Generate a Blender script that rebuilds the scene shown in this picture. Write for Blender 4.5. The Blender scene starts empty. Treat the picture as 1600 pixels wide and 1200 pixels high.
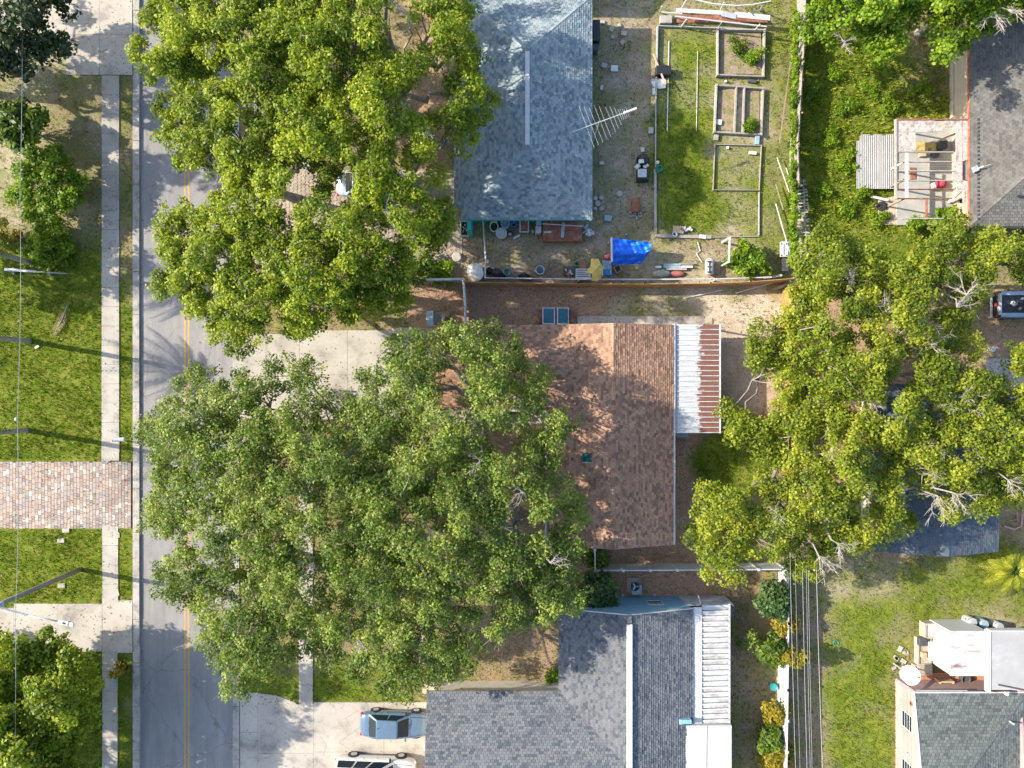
import bpy, math, random
import numpy as np
from mathutils import Vector, Matrix

# ------------------------------------------------------------------ camera, sky, sun, exposure
S = 0.04375            # metres per photo pixel on the ground
H = 48.6               # drone height
sc = bpy.context.scene
col = sc.collection
cam = bpy.data.cameras.new('camera'); cam.sensor_width = 36; cam.lens = 36 * H / (1600 * S)
cam.clip_start = 0.5; cam.clip_end = 3000
co = bpy.data.objects.new('camera', cam); col.objects.link(co)
co.location = (0, 0, H); co.rotation_euler = (0, 0, 0); sc.camera = co
SUN_EL = math.radians(31); SUN_DOWN = math.radians(10.5)   # shadows fall to image right, a little down
sun_to = Vector((-math.cos(SUN_DOWN) * math.cos(SUN_EL), math.sin(SUN_DOWN) * math.cos(SUN_EL), math.sin(SUN_EL)))
world = bpy.data.worlds.new('World'); sc.world = world; world.use_nodes = True
wn = world.node_tree.nodes; bg = wn['Background']
sky = wn.new('ShaderNodeTexSky'); sky.sky_type = 'NISHITA'; sky.sun_disc = False
sky.sun_elevation = SUN_EL; sky.sun_rotation = math.atan2(sun_to.x, sun_to.y)
sky.air_density = 1.0; sky.dust_density = 1.5
world.node_tree.links.new(sky.outputs[0], bg.inputs[0]); bg.inputs[1].default_value = 0.15
sl = bpy.data.lights.new('sun', 'SUN'); sl.energy = 4.0; sl.angle = math.radians(0.53); sl.color = (1.0, 0.91, 0.77)
so = bpy.data.objects.new('sun', sl); col.objects.link(so); so.location = (-40, 10, 60)
so.rotation_euler = sun_to.to_track_quat('Z', 'Y').to_euler()
sc.view_settings.view_transform = 'Standard'; sc.view_settings.look = 'None'
sc.view_settings.exposure = 1.42; sc.view_settings.gamma = 1.0
sc.cycles.max_bounces = 5; sc.cycles.diffuse_bounces = 3; sc.cycles.glossy_bounces = 2
sc.cycles.transmission_bounces = 3; sc.cycles.transparent_max_bounces = 4

# ------------------------------------------------------------------ helpers
rnd = random.Random(7)
NR = np.random.default_rng(11)
def X(px, z=0): return (px - 800) * S * (H - z) / H
def Y(py, z=0): return (600 - py) * S * (H - z) / H
def W(px, py, z=0): return Vector((X(px, z), Y(py, z), z))
def L(px): return px * S

class MB:
    """collects faces; build() links them as one mesh object"""
    def __init__(s): s.v = []; s.f = []
    def add(s, vs, fs):
        o = len(s.v); s.v += [tuple(p) for p in vs]; s.f += [tuple(i + o for i in f) for f in fs]; return s
    def box(s, x0, x1, y0, y1, z0, z1):
        if x0 > x1: x0, x1 = x1, x0
        if y0 > y1: y0, y1 = y1, y0
        return s.add([(x0,y0,z0),(x1,y0,z0),(x1,y1,z0),(x0,y1,z0),(x0,y0,z1),(x1,y0,z1),(x1,y1,z1),(x0,y1,z1)],
              [(3,2,1,0),(4,5,6,7),(0,1,5,4),(1,2,6,5),(2,3,7,6),(3,0,4,7)])
    def obox(s, c, sx, sy, sz, rz=0, tilt=None):
        """box of full sizes centred on c, turned rz (tilt: extra euler x,y)"""
        m = Matrix.Rotation(rz, 3, 'Z')
        if tilt: m = m @ Matrix.Rotation(tilt[0], 3, 'X') @ Matrix.Rotation(tilt[1], 3, 'Y')
        vs = [Vector(c) + m @ Vector((a*sx/2, b*sy/2, d*sz/2)) for d in (-1,1) for a, b in ((-1,-1),(1,-1),(1,1),(-1,1))]
        return s.add(vs, [(3,2,1,0),(4,5,6,7),(0,1,5,4),(1,2,6,5),(2,3,7,6),(3,0,4,7)])
    def bar(s, p0, p1, w, h):
        """rectangular bar between two points"""
        p0 = Vector(p0); p1 = Vector(p1); d = (p1 - p0).normalized()
        up = Vector((0,0,1)) if abs(d.z) < 0.9 else Vector((1,0,0))
        a = d.cross(up).normalized() * (w/2); b = a.cross(d).normalized() * (h/2)
        vs = [p + i*a + j*b for p in (p0, p1) for i, j in ((-1,-1),(1,-1),(1,1),(-1,1))]
        return s.add(vs, [(0,1,2,3),(7,6,5,4),(1,0,4,5),(2,1,5,6),(3,2,6,7),(0,3,7,4)])
    def tube(s, pts, rad, n=8, cap=True):
        pts = [Vector(p) for p in pts]
        if not isinstance(rad, (list, tuple)): rad = [rad]*len(pts)
        vs = []; fs = []
        for i, p in enumerate(pts):
            d = (pts[min(i+1, len(pts)-1)] - pts[max(i-1, 0)]).normalized()
            up = Vector((0,0,1)) if abs(d.z) < 0.95 else Vector((1,0,0))
            a = d.cross(up).normalized(); b = d.cross(a).normalized()
            for k in range(n):
                t = 2*math.pi*k/n
                vs.append(p + (a*math.cos(t) + b*math.sin(t))*rad[i])
        for i in range(len(pts)-1):
            for k in range(n):
                k2 = (k+1) % n
                fs.append((i*n+k, (i+1)*n+k, (i+1)*n+k2, i*n+k2))
        if cap:
            fs.append(tuple(range(n))); fs.append(tuple(reversed(range((len(pts)-1)*n, len(pts)*n))))
        return s.add(vs, fs)
    def lathe(s, c, prof, n=18, sx=1, sy=1):
        """prof: list of (radius, z)"""
        c = Vector(c); vs = []; fs = []
        for r, z in prof:
            for k in range(n):
                t = 2*math.pi*k/n
                vs.append((c.x + r*sx*math.cos(t), c.y + r*sy*math.sin(t), c.z + z))
        for i in range(len(prof)-1):
            for k in range(n):
                k2 = (k+1) % n
                fs.append((i*n+k, i*n+k2, (i+1)*n+k2, (i+1)*n+k))
        fs.append(tuple(reversed(range(n)))); fs.append(tuple(range((len(prof)-1)*n, len(prof)*n)))
        return s.add(vs, fs)
    def prism(s, poly, z0, z1):
        """poly: list of (x,y) counter-clockwise"""
        a = sum(poly[i][0]*poly[(i+1)%len(poly)][1] - poly[(i+1)%len(poly)][0]*poly[i][1] for i in range(len(poly)))
        if a < 0: poly = poly[::-1]
        n = len(poly)
        vs = [(p[0],p[1],z0) for p in poly] + [(p[0],p[1],z1) for p in poly]
        fs = [tuple(reversed(range(n))), tuple(range(n, 2*n))] + [(i,(i+1)%n,n+(i+1)%n,n+i) for i in range(n)]
        return s.add(vs, fs)
    def slab(s, poly3, t):
        """planar 3-D polygon given thickness t downwards"""
        n = len(poly3); p = [Vector(q) for q in poly3]
        vs = p + [q - Vector((0,0,t)) for q in p]
        fs = [tuple(range(n)), tuple(reversed(range(n,2*n)))] + [(i, n+i, n+(i+1)%n, (i+1)%n) for i in range(n)]
        return s.add(vs, fs)
    def build(s, name, mat, parent=None, smooth=False, bevel=0, sub=0, kind=None, label=None, cat=None, group=None):
        v = np.array(s.v, dtype=np.float64)
        lo = v.min(0); hi = v.max(0); o = np.array([(lo[0]+hi[0])/2, (lo[1]+hi[1])/2, lo[2]])
        me = bpy.data.meshes.new(name); me.from_pydata((v - o).tolist(), [], s.f); me.update()
        if mat is not None: me.materials.append(mat)
        if smooth: me.polygons.foreach_set('use_smooth', [True]*len(me.polygons))
        ob = bpy.data.objects.new(name, me); col.objects.link(ob)
        par(ob, parent, o)
        if bevel:
            b = ob.modifiers.new('bevel', 'BEVEL'); b.width = bevel; b.segments = 2; b.limit_method = 'ANGLE'; b.angle_limit = math.radians(40)
        if sub:
            m = ob.modifiers.new('sub', 'SUBSURF'); m.levels = sub; m.render_levels = sub
        return tag(ob, label, cat, group, kind)
def wloc(o):
    p = Vector((0,0,0))
    while o is not None: p += o.location; o = o.parent
    return p
def par(ob, parent, o):
    ob.location = o
    if parent is not None:
        ob.parent = parent; ob.location = Vector(o) - wloc(parent)
def tag(o, label=None, cat=None, group=None, kind=None):
    if label: o['label'] = label
    if cat: o['category'] = cat
    if group: o['group'] = group
    if kind: o['kind'] = kind
    return o
def thing(name, loc, label, cat, group=None):
    e = bpy.data.objects.new(name, None); e.empty_display_size = 0.3; col.objects.link(e); e.location = loc
    return tag(e, label, cat, group)
def raw_mesh(name, verts, quads, mat, parent, attr=None, kind=None, origin=None):
    """numpy mesh of all-quad faces"""
    nf = len(quads); o = np.array(origin if origin is not None else [0,0,0], dtype=float)
    me = bpy.data.meshes.new(name)
    me.vertices.add(len(verts)); me.vertices.foreach_set('co', (verts - o).astype(np.float32).ravel())
    k = quads.shape[1]
    me.loops.add(nf*k); me.loops.foreach_set('vertex_index', quads.astype(np.int32).ravel())
    me.polygons.add(nf); me.polygons.foreach_set('loop_start', np.arange(0, nf*k, k, dtype=np.int32))
    me.update(calc_edges=True)
    if attr is not None:
        for an, av in attr.items():
            a = me.attributes.new(an, 'FLOAT', 'FACE'); a.data.foreach_set('value', av.astype(np.float32))
    me.materials.append(mat)
    ob = bpy.data.objects.new(name, me); col.objects.link(ob); par(ob, parent, o)
    return tag(ob, kind=kind)

# ------------------------------------------------------------------ materials
def srgb(r, g, b):
    f = lambda c: (c/255/12.92) if c/255 <= 0.04045 else ((c/255 + 0.055)/1.055)**2.4
    return (f(r), f(g), f(b), 1)
def nodes(name):
    m = bpy.data.materials.new(name); m.use_nodes = True
    t = m.node_tree; b = t.nodes['Principled BSDF']
    return m, t, b
def N(t, kind, **kw):
    n = t.nodes.new(kind)
    for k, v in kw.items(): setattr(n, k, v)
    return n
def noise(t, scale, detail=5, rough=0.6, vec=None, stretch=None):
    n = N(t, 'ShaderNodeTexNoise'); n.inputs['Scale'].default_value = scale; n.inputs['Detail'].default_value = detail
    n.inputs['Roughness'].default_value = rough
    src = vec
    if src is None:
        g = N(t, 'ShaderNodeNewGeometry'); src = g.outputs['Position']
    if stretch:
        mp = N(t, 'ShaderNodeMapping'); mp.inputs['Scale'].default_value = stretch
        t.links.new(src, mp.inputs[0]); src = mp.outputs[0]
    t.links.new(src, n.inputs['Vector'])
    return n.outputs['Fac']
def ramp(t, fac, stops):
    r = N(t, 'ShaderNodeValToRGB'); e = r.color_ramp.elements
    while len(e) < len(stops): e.new(0.5)
    for el, (p, c) in zip(e, stops): el.position = p; el.color = (*c[:3], 1)
    t.links.new(fac, r.inputs[0]); return r.outputs[0]
def mix(t, fac, a, b, mode='MIX'):
    m = N(t, 'ShaderNodeMix', data_type='RGBA', blend_type=mode)
    for s_, v in ((0, fac), (6, a), (7, b)):
        if isinstance(v, (int, float)): m.inputs[s_].default_value = v
        elif isinstance(v, tuple): m.inputs[s_].default_value = (*v[:3], 1)
        else: t.links.new(v, m.inputs[s_])
    return m.outputs[2]
def bump(t, b, h, strength=0.3, dist=0.02):
    n = N(t, 'ShaderNodeBump'); n.inputs['Strength'].default_value = strength; n.inputs['Distance'].default_value = dist
    t.links.new(h, n.inputs['Height']); t.links.new(n.outputs[0], b.inputs['Normal'])
def scl(c, k): return tuple(min(1, x*k) for x in c[:3])
def surf(name, c, var=0.25, scale=3.0, rough=0.8, metal=0, bmp=0.2, c2=None, scale2=None, objrand=0.0, spec=0.4):
    """a plain weathered surface: base colour with two octaves of dirt"""
    m, t, b = nodes(name)
    f = noise(t, scale, 6, 0.65)
    cc = ramp(t, f, [(0.3, scl(c, 1-var)), (0.7, scl(c, 1+var))])
    if c2 is not None:
        f2 = noise(t, scale2 or scale*0.35, 5, 0.7)
        r2 = ramp(t, f2, [(0.48, (0,0,0)), (0.66, (1,1,1))])
        cc = mix(t, r2, cc, c2)
    if objrand:
        oi = N(t, 'ShaderNodeObjectInfo')
        rr = ramp(t, oi.outputs['Random'], [(0, (1-objrand,)*3), (1, (1+0*objrand,)*3)])
        cc = mix(t, 1.0, cc, rr, 'MULTIPLY')
    t.links.new(cc, b.inputs['Base Color'])
    b.inputs['Roughness'].default_value = rough; b.inputs['Metallic'].default_value = metal
    b.inputs['Specular IOR Level'].default_value = spec
    if bmp: bump(t, b, noise(t, scale*9, 4, 0.6), bmp, 0.02)
    return m
def plain(name, c, rough=0.5, metal=0, coat=0, spec=0.5):
    m, t, b = nodes(name)
    f = noise(t, 6, 4)
    t.links.new(ramp(t, f, [(0.3, scl(c, 0.88)), (0.7, scl(c, 1.08))]), b.inputs['Base Color'])
    b.inputs['Roughness'].default_value = rough; b.inputs['Metallic'].default_value = metal
    b.inputs['Coat Weight'].default_value = coat; b.inputs['Specular IOR Level'].default_value = spec
    return m
def island(name, cols, rough=0.9, var=0.2, c2=None, bmp=0.25):
    """each loose piece (shingle, paver, leaf of litter) takes its own colour out of cols"""
    m, t, b = nodes(name)
    g = N(t, 'ShaderNodeNewGeometry')
    stops = [(i/(len(cols)-1) if len(cols) > 1 else 0, c) for i, c in enumerate(cols)]
    cc = ramp(t, g.outputs['Random Per Island'], stops)
    f = noise(t, 14, 5, 0.7)
    cc = mix(t, 1.0, cc, ramp(t, f, [(0.3, (1-var,)*3), (0.7, (1,)*3)]), 'MULTIPLY')
    f2 = noise(t, 0.55, 5, 0.65)
    cc = mix(t, 1.0, cc, ramp(t, f2, [(0.3, (0.74,)*3), (0.65, (1,)*3)]), 'MULTIPLY')
    if c2 is not None:
        f3 = noise(t, 0.9, 6, 0.75)
        cc = mix(t, ramp(t, f3, [(0.55, (0,0,0)), (0.75, (0.75,)*3)]), cc, c2)
    t.links.new(cc, b.inputs['Base Color']); b.inputs['Roughness'].default_value = rough
    b.inputs['Specular IOR Level'].default_value = 0.25
    if bmp: bump(t, b, f, bmp, 0.01)
    return m
def leafmat(name, dark, mid, bright, trans=0.35):
    m, t, b = nodes(name)
    g = N(t, 'ShaderNodeNewGeometry'); a = N(t, 'ShaderNodeAttribute', attribute_name='tint')
    ad = N(t, 'ShaderNodeMath', operation='MULTIPLY_ADD'); ad.inputs[1].default_value = 0.45
    t.links.new(g.outputs['Random Per Island'], ad.inputs[0])
    mu = N(t, 'ShaderNodeMath', operation='MULTIPLY'); mu.inputs[1].default_value = 0.55
    t.links.new(a.outputs['Fac'], mu.inputs[0]); t.links.new(mu.outputs[0], ad.inputs[2])
    cc = ramp(t, ad.outputs[0], [(0.05, dark), (0.5, mid), (0.95, bright)])
    t.links.new(cc, b.inputs['Base Color']); b.inputs['Roughness'].default_value = 0.5
    b.inputs['Specular IOR Level'].default_value = 0.35
    tr = N(t, 'ShaderNodeBsdfTranslucent'); t.links.new(mix(t, 1.0, cc, (1.0, 1.0, 0.45), 'MULTIPLY'), tr.inputs[0])
    ms = N(t, 'ShaderNodeMixShader'); ms.inputs[0].default_value = trans
    t.links.new(b.outputs[0], ms.inputs[1]); t.links.new(tr.outputs[0], ms.inputs[2])
    t.links.new(ms.outputs[0], t.nodes['Material Output'].inputs[0])
    return m

M = {}
M['concrete'] = surf('concrete', (0.40,0.37,0.32), 0.12, 1.6, 0.9, bmp=0.2, c2=(0.27,0.245,0.21), scale2=0.8, objrand=0.14)
M['concrete_old'] = surf('old_concrete', (0.42,0.38,0.325), 0.15, 1.1, 0.9, bmp=0.3, c2=(0.22,0.20,0.175), scale2=0.55, objrand=0.10)
M['kerb'] = surf('kerb_concrete', (0.36,0.335,0.30), 0.15, 2.0, 0.9, c2=(0.2,0.185,0.165), scale2=1.2, objrand=0.1)
def asphalt_mat():
    m, t, b = nodes('asphalt')
    c = ramp(t, noise(t, 1.3, 7, .7, stretch=(1.6,.35,1)), [(.3, (.235,.225,.215)), (.7, (.32,.305,.29))])
    c = mix(t, 1.0, c, ramp(t, noise(t, .5, 4, .6, stretch=(2.6,.05,1)), [(.35, (.84,.84,.85)), (.65, (1,1,1))]), 'MULTIPLY')      # wheel tracks
    c = mix(t, 1.0, c, ramp(t, noise(t, 26, 3, .8), [(.3, (.82,.82,.82)), (.7, (1.0,1.0,1.0))]), 'MULTIPLY')                       # stone
    c = mix(t, ramp(t, noise(t, .35, 3, .5), [(.60, (0,0,0)), (.62, (.35,.35,.35))]), c, (.20,.195,.19))                          # old patches
    g = N(t, 'ShaderNodeNewGeometry'); wv = N(t, 'ShaderNodeVectorMath', operation='ADD'); nz = N(t, 'ShaderNodeTexNoise'); nz.inputs['Scale'].default_value = .9; nz.inputs['Detail'].default_value = 5
    t.links.new(g.outputs['Position'], nz.inputs['Vector']); t.links.new(g.outputs['Position'], wv.inputs[0]); t.links.new(nz.outputs['Color'], wv.inputs[1])
    vo = N(t, 'ShaderNodeTexVoronoi', feature='DISTANCE_TO_EDGE'); vo.inputs['Scale'].default_value = .22; t.links.new(wv.outputs[0], vo.inputs['Vector'])
    c = mix(t, ramp(t, vo.outputs['Distance'], [(0, (.55,.55,.55)), (.008, (0,0,0))]), c, (.11,.10,.095))                          # cracks
    t.links.new(c, b.inputs['Base Color']); b.inputs['Roughness'].default_value = .93; b.inputs['Specular IOR Level'].default_value = .25
    bump(t, b, noise(t, 40, 3, .7), .35, .01); return m
M['asphalt'] = asphalt_mat()
M['yellow_paint'] = surf('worn_yellow_paint', (0.43,0.265,0.075), 0.15, 5, 0.7, c2=(0.27,0.235,0.18), scale2=4.5)
M['white_paint'] = surf('white_paint', (0.47,0.465,0.455), 0.06, 2, 0.5, bmp=0.05)
M['vinyl'] = plain('white_vinyl', (0.47,0.47,0.468), 0.5)
M['metal_white'] = surf('white_metal', (0.50,0.515,0.53), 0.1, 2.5, 0.45, bmp=0.05, c2=(0.34,0.335,0.32), scale2=1.5)
M['metal_grey'] = surf('galvanised_metal', (0.42,0.44,0.45), 0.12, 3, 0.45, metal=0.3, bmp=0.05)
M['pipe'] = surf('grey_pipe', (0.33,0.33,0.32), 0.15, 4, 0.5, bmp=0.05)
M['black'] = plain('black_plastic', (0.015,0.016,0.018), 0.45)
M['darkgrey'] = plain('dark_grey', (0.06,0.065,0.07), 0.6)
M['rubber'] = plain('tyre_rubber', (0.02,0.02,0.02), 0.85)
M['rim'] = plain('alloy', (0.42,0.42,0.42), 0.4, metal=0.1)
M['glass'] = plain('dark_glass', (0.010,0.020,0.032), 0.15, spec=0.18)
M['glass_blue'] = plain('tinted_glass', (0.03,0.06,0.08), 0.08, spec=0.8)
M['teal'] = surf('teal_paint', (0.02,0.33,0.28), 0.12, 3, 0.55)
M['bluewall'] = surf('blue_stucco', (0.17,0.34,0.44), 0.08, 2, 0.85)
M['pinkwall'] = surf('pink_stucco', (0.38,0.262,0.248), 0.06, 1.3, 0.9, c2=(0.33,0.22,0.20), scale2=0.7)
M['tanwall'] = surf('tan_stucco', (0.38,0.32,0.25), 0.08, 2, 0.9)
M['creamwall'] = surf('cream_stucco', (0.55,0.50,0.42), 0.08, 2, 0.9)
M['wood'] = surf('weathered_wood', (0.30,0.23,0.16), 0.25, 5, 0.85, objrand=0.3)
M['wood_grey'] = surf('silvered_wood', (0.34,0.31,0.27), 0.25, 5, 0.9, objrand=0.35)
M['wood_orange'] = surf('stained_fence_wood', (0.46,0.235,0.075), 0.22, 3, 0.8, c2=(0.27,0.14,0.06), scale2=2, objrand=0.25)
M['wood_red'] = surf('rusty_red_board', (0.21,0.075,0.045), 0.3, 4, 0.8, c2=(0.32,0.16,0.10), scale2=2.5)
M['tarp'] = plain('blue_tarp', (0.004,0.135,0.72), 0.38)
M['umbrella'] = surf('faded_yellow_canvas', (0.50,0.37,0.10), 0.12, 3, 0.9)
M['rust'] = surf('rust', (0.25,0.10,0.05), 0.3, 5, 0.9)
M['terracotta'] = surf('terracotta', (0.40,0.17,0.10), 0.15, 6, 0.85)
M['green_plastic'] = plain('green_plastic', (0.02,0.16,0.09), 0.5)
M['blue_plastic'] = plain('blue_plastic', (0.03,0.18,0.42), 0.45)
M['bluegrey'] = surf('blue_grey_plastic', (0.24,0.33,0.39), 0.12, 4, 0.5)
M['pink'] = plain('pink_cloth', (0.62,0.16,0.24), 0.8)
M['redcloth'] = plain('crimson_cloth', (0.42,0.03,0.07), 0.8)
M['cloth'] = surf('dirty_white_cloth', (0.58,0.57,0.52), 0.12, 4, 0.9)
M['canvas_green'] = surf('grey_green_canvas', (0.25,0.27,0.22), 0.2, 4, 0.9)
M['cardboard'] = surf('cardboard', (0.45,0.33,0.20), 0.12, 4, 0.9)
M['soil'] = surf('potting_soil', (0.06,0.04,0.03), 0.4, 9, 0.95)
M['water'] = plain('dark_water', (0.02,0.05,0.055), 0.08, spec=0.8)
M['red'] = plain('red_lens', (0.45,0.02,0.02), 0.25)
M['lens'] = plain('clear_lens', (0.6,0.62,0.64), 0.15)
M['carblue'] = plain('pale_blue_car_paint', (0.115,0.18,0.25), 0.3, metal=0.25, coat=0.7)
M['carwhite'] = plain('white_car_paint', (0.55,0.55,0.545), 0.3, coat=0.6)
M['carsilver'] = plain('silver_blue_car_paint', (0.45,0.53,0.58), 0.28, metal=0.3, coat=0.6)
M['truck'] = plain('dark_green_truck_paint', (0.025,0.04,0.042), 0.3, metal=0.2, coat=0.6)
M['bark'] = surf('grey_bark', (0.20,0.17,0.14), 0.35, 5, 0.95, bmp=0.5, c2=(0.30,0.28,0.25), scale2=1.5)
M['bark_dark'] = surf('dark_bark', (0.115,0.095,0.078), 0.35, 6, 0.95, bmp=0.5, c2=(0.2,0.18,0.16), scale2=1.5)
M['deadwood'] = surf('bleached_dead_wood', (0.27,0.24,0.215), 0.3, 6, 0.9, bmp=0.3)
M['palm_trunk'] = surf('palm_trunk', (0.30,0.27,0.24), 0.25, 8, 0.95, bmp=0.4)
M['frond_dead'] = island('dead_frond', [(0.42,0.28,0.15), (0.5,0.36,0.22)])
M['leaf_bright'] = leafmat('bright_oak_leaves', (0.075,0.115,0.006), (0.21,0.285,0.012), (0.40,0.445,0.030), 0.47)
M['leaf_grey'] = leafmat('grey_green_oak_leaves', (0.062,0.102,0.016), (0.16,0.235,0.032), (0.35,0.40,0.080), 0.47)
M['leaf_olive'] = leafmat('yellow_olive_leaves', (0.070,0.108,0.008), (0.195,0.255,0.015), (0.38,0.39,0.035), 0.47)
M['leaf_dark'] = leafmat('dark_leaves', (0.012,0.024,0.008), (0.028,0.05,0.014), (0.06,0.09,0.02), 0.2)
M['leaf_lime'] = leafmat('lime_leaves', (0.06,0.12,0.004), (0.15,0.25,0.008), (0.30,0.40,0.02), 0.45)
M['leaf_mid'] = leafmat('mid_green_leaves', (0.045,0.08,0.008), (0.14,0.205,0.013), (0.30,0.35,0.03), 0.4)
M['tall_grass'] = leafmat('tall_grass_blades', (0.11,0.17,0.01), (0.23,0.29,0.015), (0.42,0.39,0.05), 0.45)
M['leaf_glossy'] = leafmat('glossy_green_leaves', (0.035,0.072,0.009), (0.10,0.165,0.014), (0.23,0.30,0.03), 0.4)
M['leaf_gold'] = leafmat('golden_croton_leaves', (0.10,0.11,0.008), (0.24,0.20,0.012), (0.42,0.28,0.02))
M['leaf_bluegreen'] = leafmat('blue_green_leaves', (0.03,0.065,0.018), (0.065,0.12,0.03), (0.12,0.19,0.05))
M['grass'] = leafmat('grass_blades', (0.055,0.095,0.008), (0.125,0.185,0.010), (0.30,0.29,0.045), 0.4)
M['litter'] = island('fallen_leaves', [(0.20,0.125,0.08), (0.30,0.18,0.10), (0.40,0.28,0.17), (0.24,0.16,0.115)], 0.9)
M['sh_brown'] = island('brown_shingles', [(0.47,0.275,0.175), (0.50,0.298,0.192), (0.24,0.138,0.093), (0.51,0.305,0.197), (0.215,0.124,0.086), (0.485,0.285,0.182), (0.27,0.156,0.106), (0.495,0.295,0.19)])
M['sh_grey'] = island('grey_blue_shingles', [(0.29,0.35,0.365), (0.34,0.39,0.40), (0.145,0.205,0.23), (0.345,0.39,0.395), (0.165,0.225,0.25), (0.32,0.375,0.385), (0.13,0.185,0.21), (0.33,0.38,0.39)], c2=(0.34,0.335,0.31))
M['sh_blue'] = island('slate_blue_shingles', [(0.15,0.163,0.178), (0.183,0.193,0.205), (0.075,0.09,0.11), (0.19,0.198,0.207), (0.088,0.105,0.126), (0.172,0.182,0.193), (0.18,0.19,0.20)])
M['sh_navy'] = island('navy_shingles', [(0.085,0.115,0.15), (0.105,0.138,0.17), (0.06,0.085,0.115), (0.115,0.145,0.175)], c2=(0.20,0.19,0.185))
M['sh_green'] = island('grey_green_shingles', [(0.125,0.145,0.138), (0.16,0.175,0.168), (0.08,0.095,0.092), (0.165,0.18,0.172), (0.095,0.11,0.106)])
M['sh_warm'] = island('warm_grey_shingles', [(0.165,0.16,0.147), (0.19,0.183,0.168), (0.12,0.116,0.108), (0.195,0.188,0.172), (0.13,0.127,0.118)])
M['paver'] = island('clay_pavers', [(0.33,0.225,0.185), (0.38,0.295,0.24), (0.29,0.268,0.255), (0.44,0.325,0.24), (0.24,0.22,0.21), (0.54,0.48,0.41), (0.32,0.245,0.212), (0.40,0.325,0.275)], bmp=0.1)
def paver_object_mat():
    m, t, b = nodes('clay_paver_single')
    oi = N(t, 'ShaderNodeObjectInfo')
    cols = [(0.33,0.225,0.185), (0.38,0.295,0.24), (0.29,0.268,0.255), (0.44,0.325,0.24), (0.24,0.22,0.21), (0.54,0.48,0.41), (0.32,0.245,0.212), (0.40,0.325,0.275)]
    cc = ramp(t, oi.outputs['Random'], [(i/7, c) for i, c in enumerate(cols)])
    f = noise(t, 12, 5, 0.7)
    t.links.new(mix(t, 1.0, cc, ramp(t, f, [(0.3, (0.8,)*3), (0.7, (1,)*3)]), 'MULTIPLY'), b.inputs['Base Color'])
    b.inputs['Roughness'].default_value = 0.85
    return m
M['paver_one'] = paver_object_mat()
# ------------------------------------------------------------------ ground (one sheet to the horizon)
def inpoly(px, py, poly):
    """vectorised point in polygon"""
    c = np.zeros(px.shape, bool); n = len(poly)
    for i in range(n):
        x0, y0 = poly[i]; x1, y1 = poly[(i+1) % n]
        if y0 == y1: continue
        c ^= ((y0 > py) != (y1 > py)) & (px < (x1-x0)*(py-y0)/(y1-y0) + x0)
    return c
def R(a, b, c, d): return [(a, b), (c, b), (c, d), (a, d)]
ZONES = [  # photo rectangles/polygons on the ground: lush, sand, litter
    (R(-400,-300,160,400), .45,.62,.15), (R(-400,380,160,470), .8,.15,.05), (R(-400,455,210,725), 1,0,0), (R(-400,815,210,945), .95,.05,.0), (R(-400,1010,210,1500), .9,.0,.05),
    (R(185,110,210,480), .45,.15,.45), (R(60,110,160,330), .45,.40,.2),
    (R(372,-300,730,1600), .45,.2,.4), (R(372,1040,660,1110), .75,.2,.1), (R(640,-300,722,450), .2,.2,.75),
    (R(720,340,1245,440), .34,.42,.26), (R(925,-300,1028,372), .34,.40,.10), (R(1028,-300,1195,50), .45,.35,.15),
    (R(1026,45,1190,368), .64,.45,.08), (R(1030,190,1110,360), .85,.3,0), (R(1119,47,1193,120), .5,.35,.1), (R(1116,205,1188,298), .55,.5,.0), (R(1117,134,1190,208), .3,.6,.1), (R(1190,-300,1245,440), .55,.35,.1),
    (R(1240,-300,1520,420), .85,.22,.0), (R(1400,-300,1500,150), .5,.1,.5),
    (R(660,440,960,515), .03,.12,.95), (R(950,444,1100,500), .45,.75,.2), (R(1090,444,1235,530), .25,.78,.3), (R(1120,500,1235,640), .08,.55,.35), (R(1050,640,1120,880), .12,.1,.9),
    (R(1095,685,1190,770), 1,0,0), (R(920,850,1140,940), .12,.1,.9), (R(1135,880,1215,1500), .40,.2,.5),
    (R(690,650,860,1000), .35,.2,.5), (R(760,960,875,1075), .3,.3,.5),
    (R(1235,860,1292,1500), .35,.25,.15), (R(1292,860,1600,960), .50,.48,.14), (R(1290,950,1402,1500), .70,.42,.05), (R(1540,900,1700,1000), .2,.7,.1), (R(1400,860,2000,970), .65,.35,.05),
    (R(1230,440,2000,860), .3,.1,.7),
]
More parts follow.
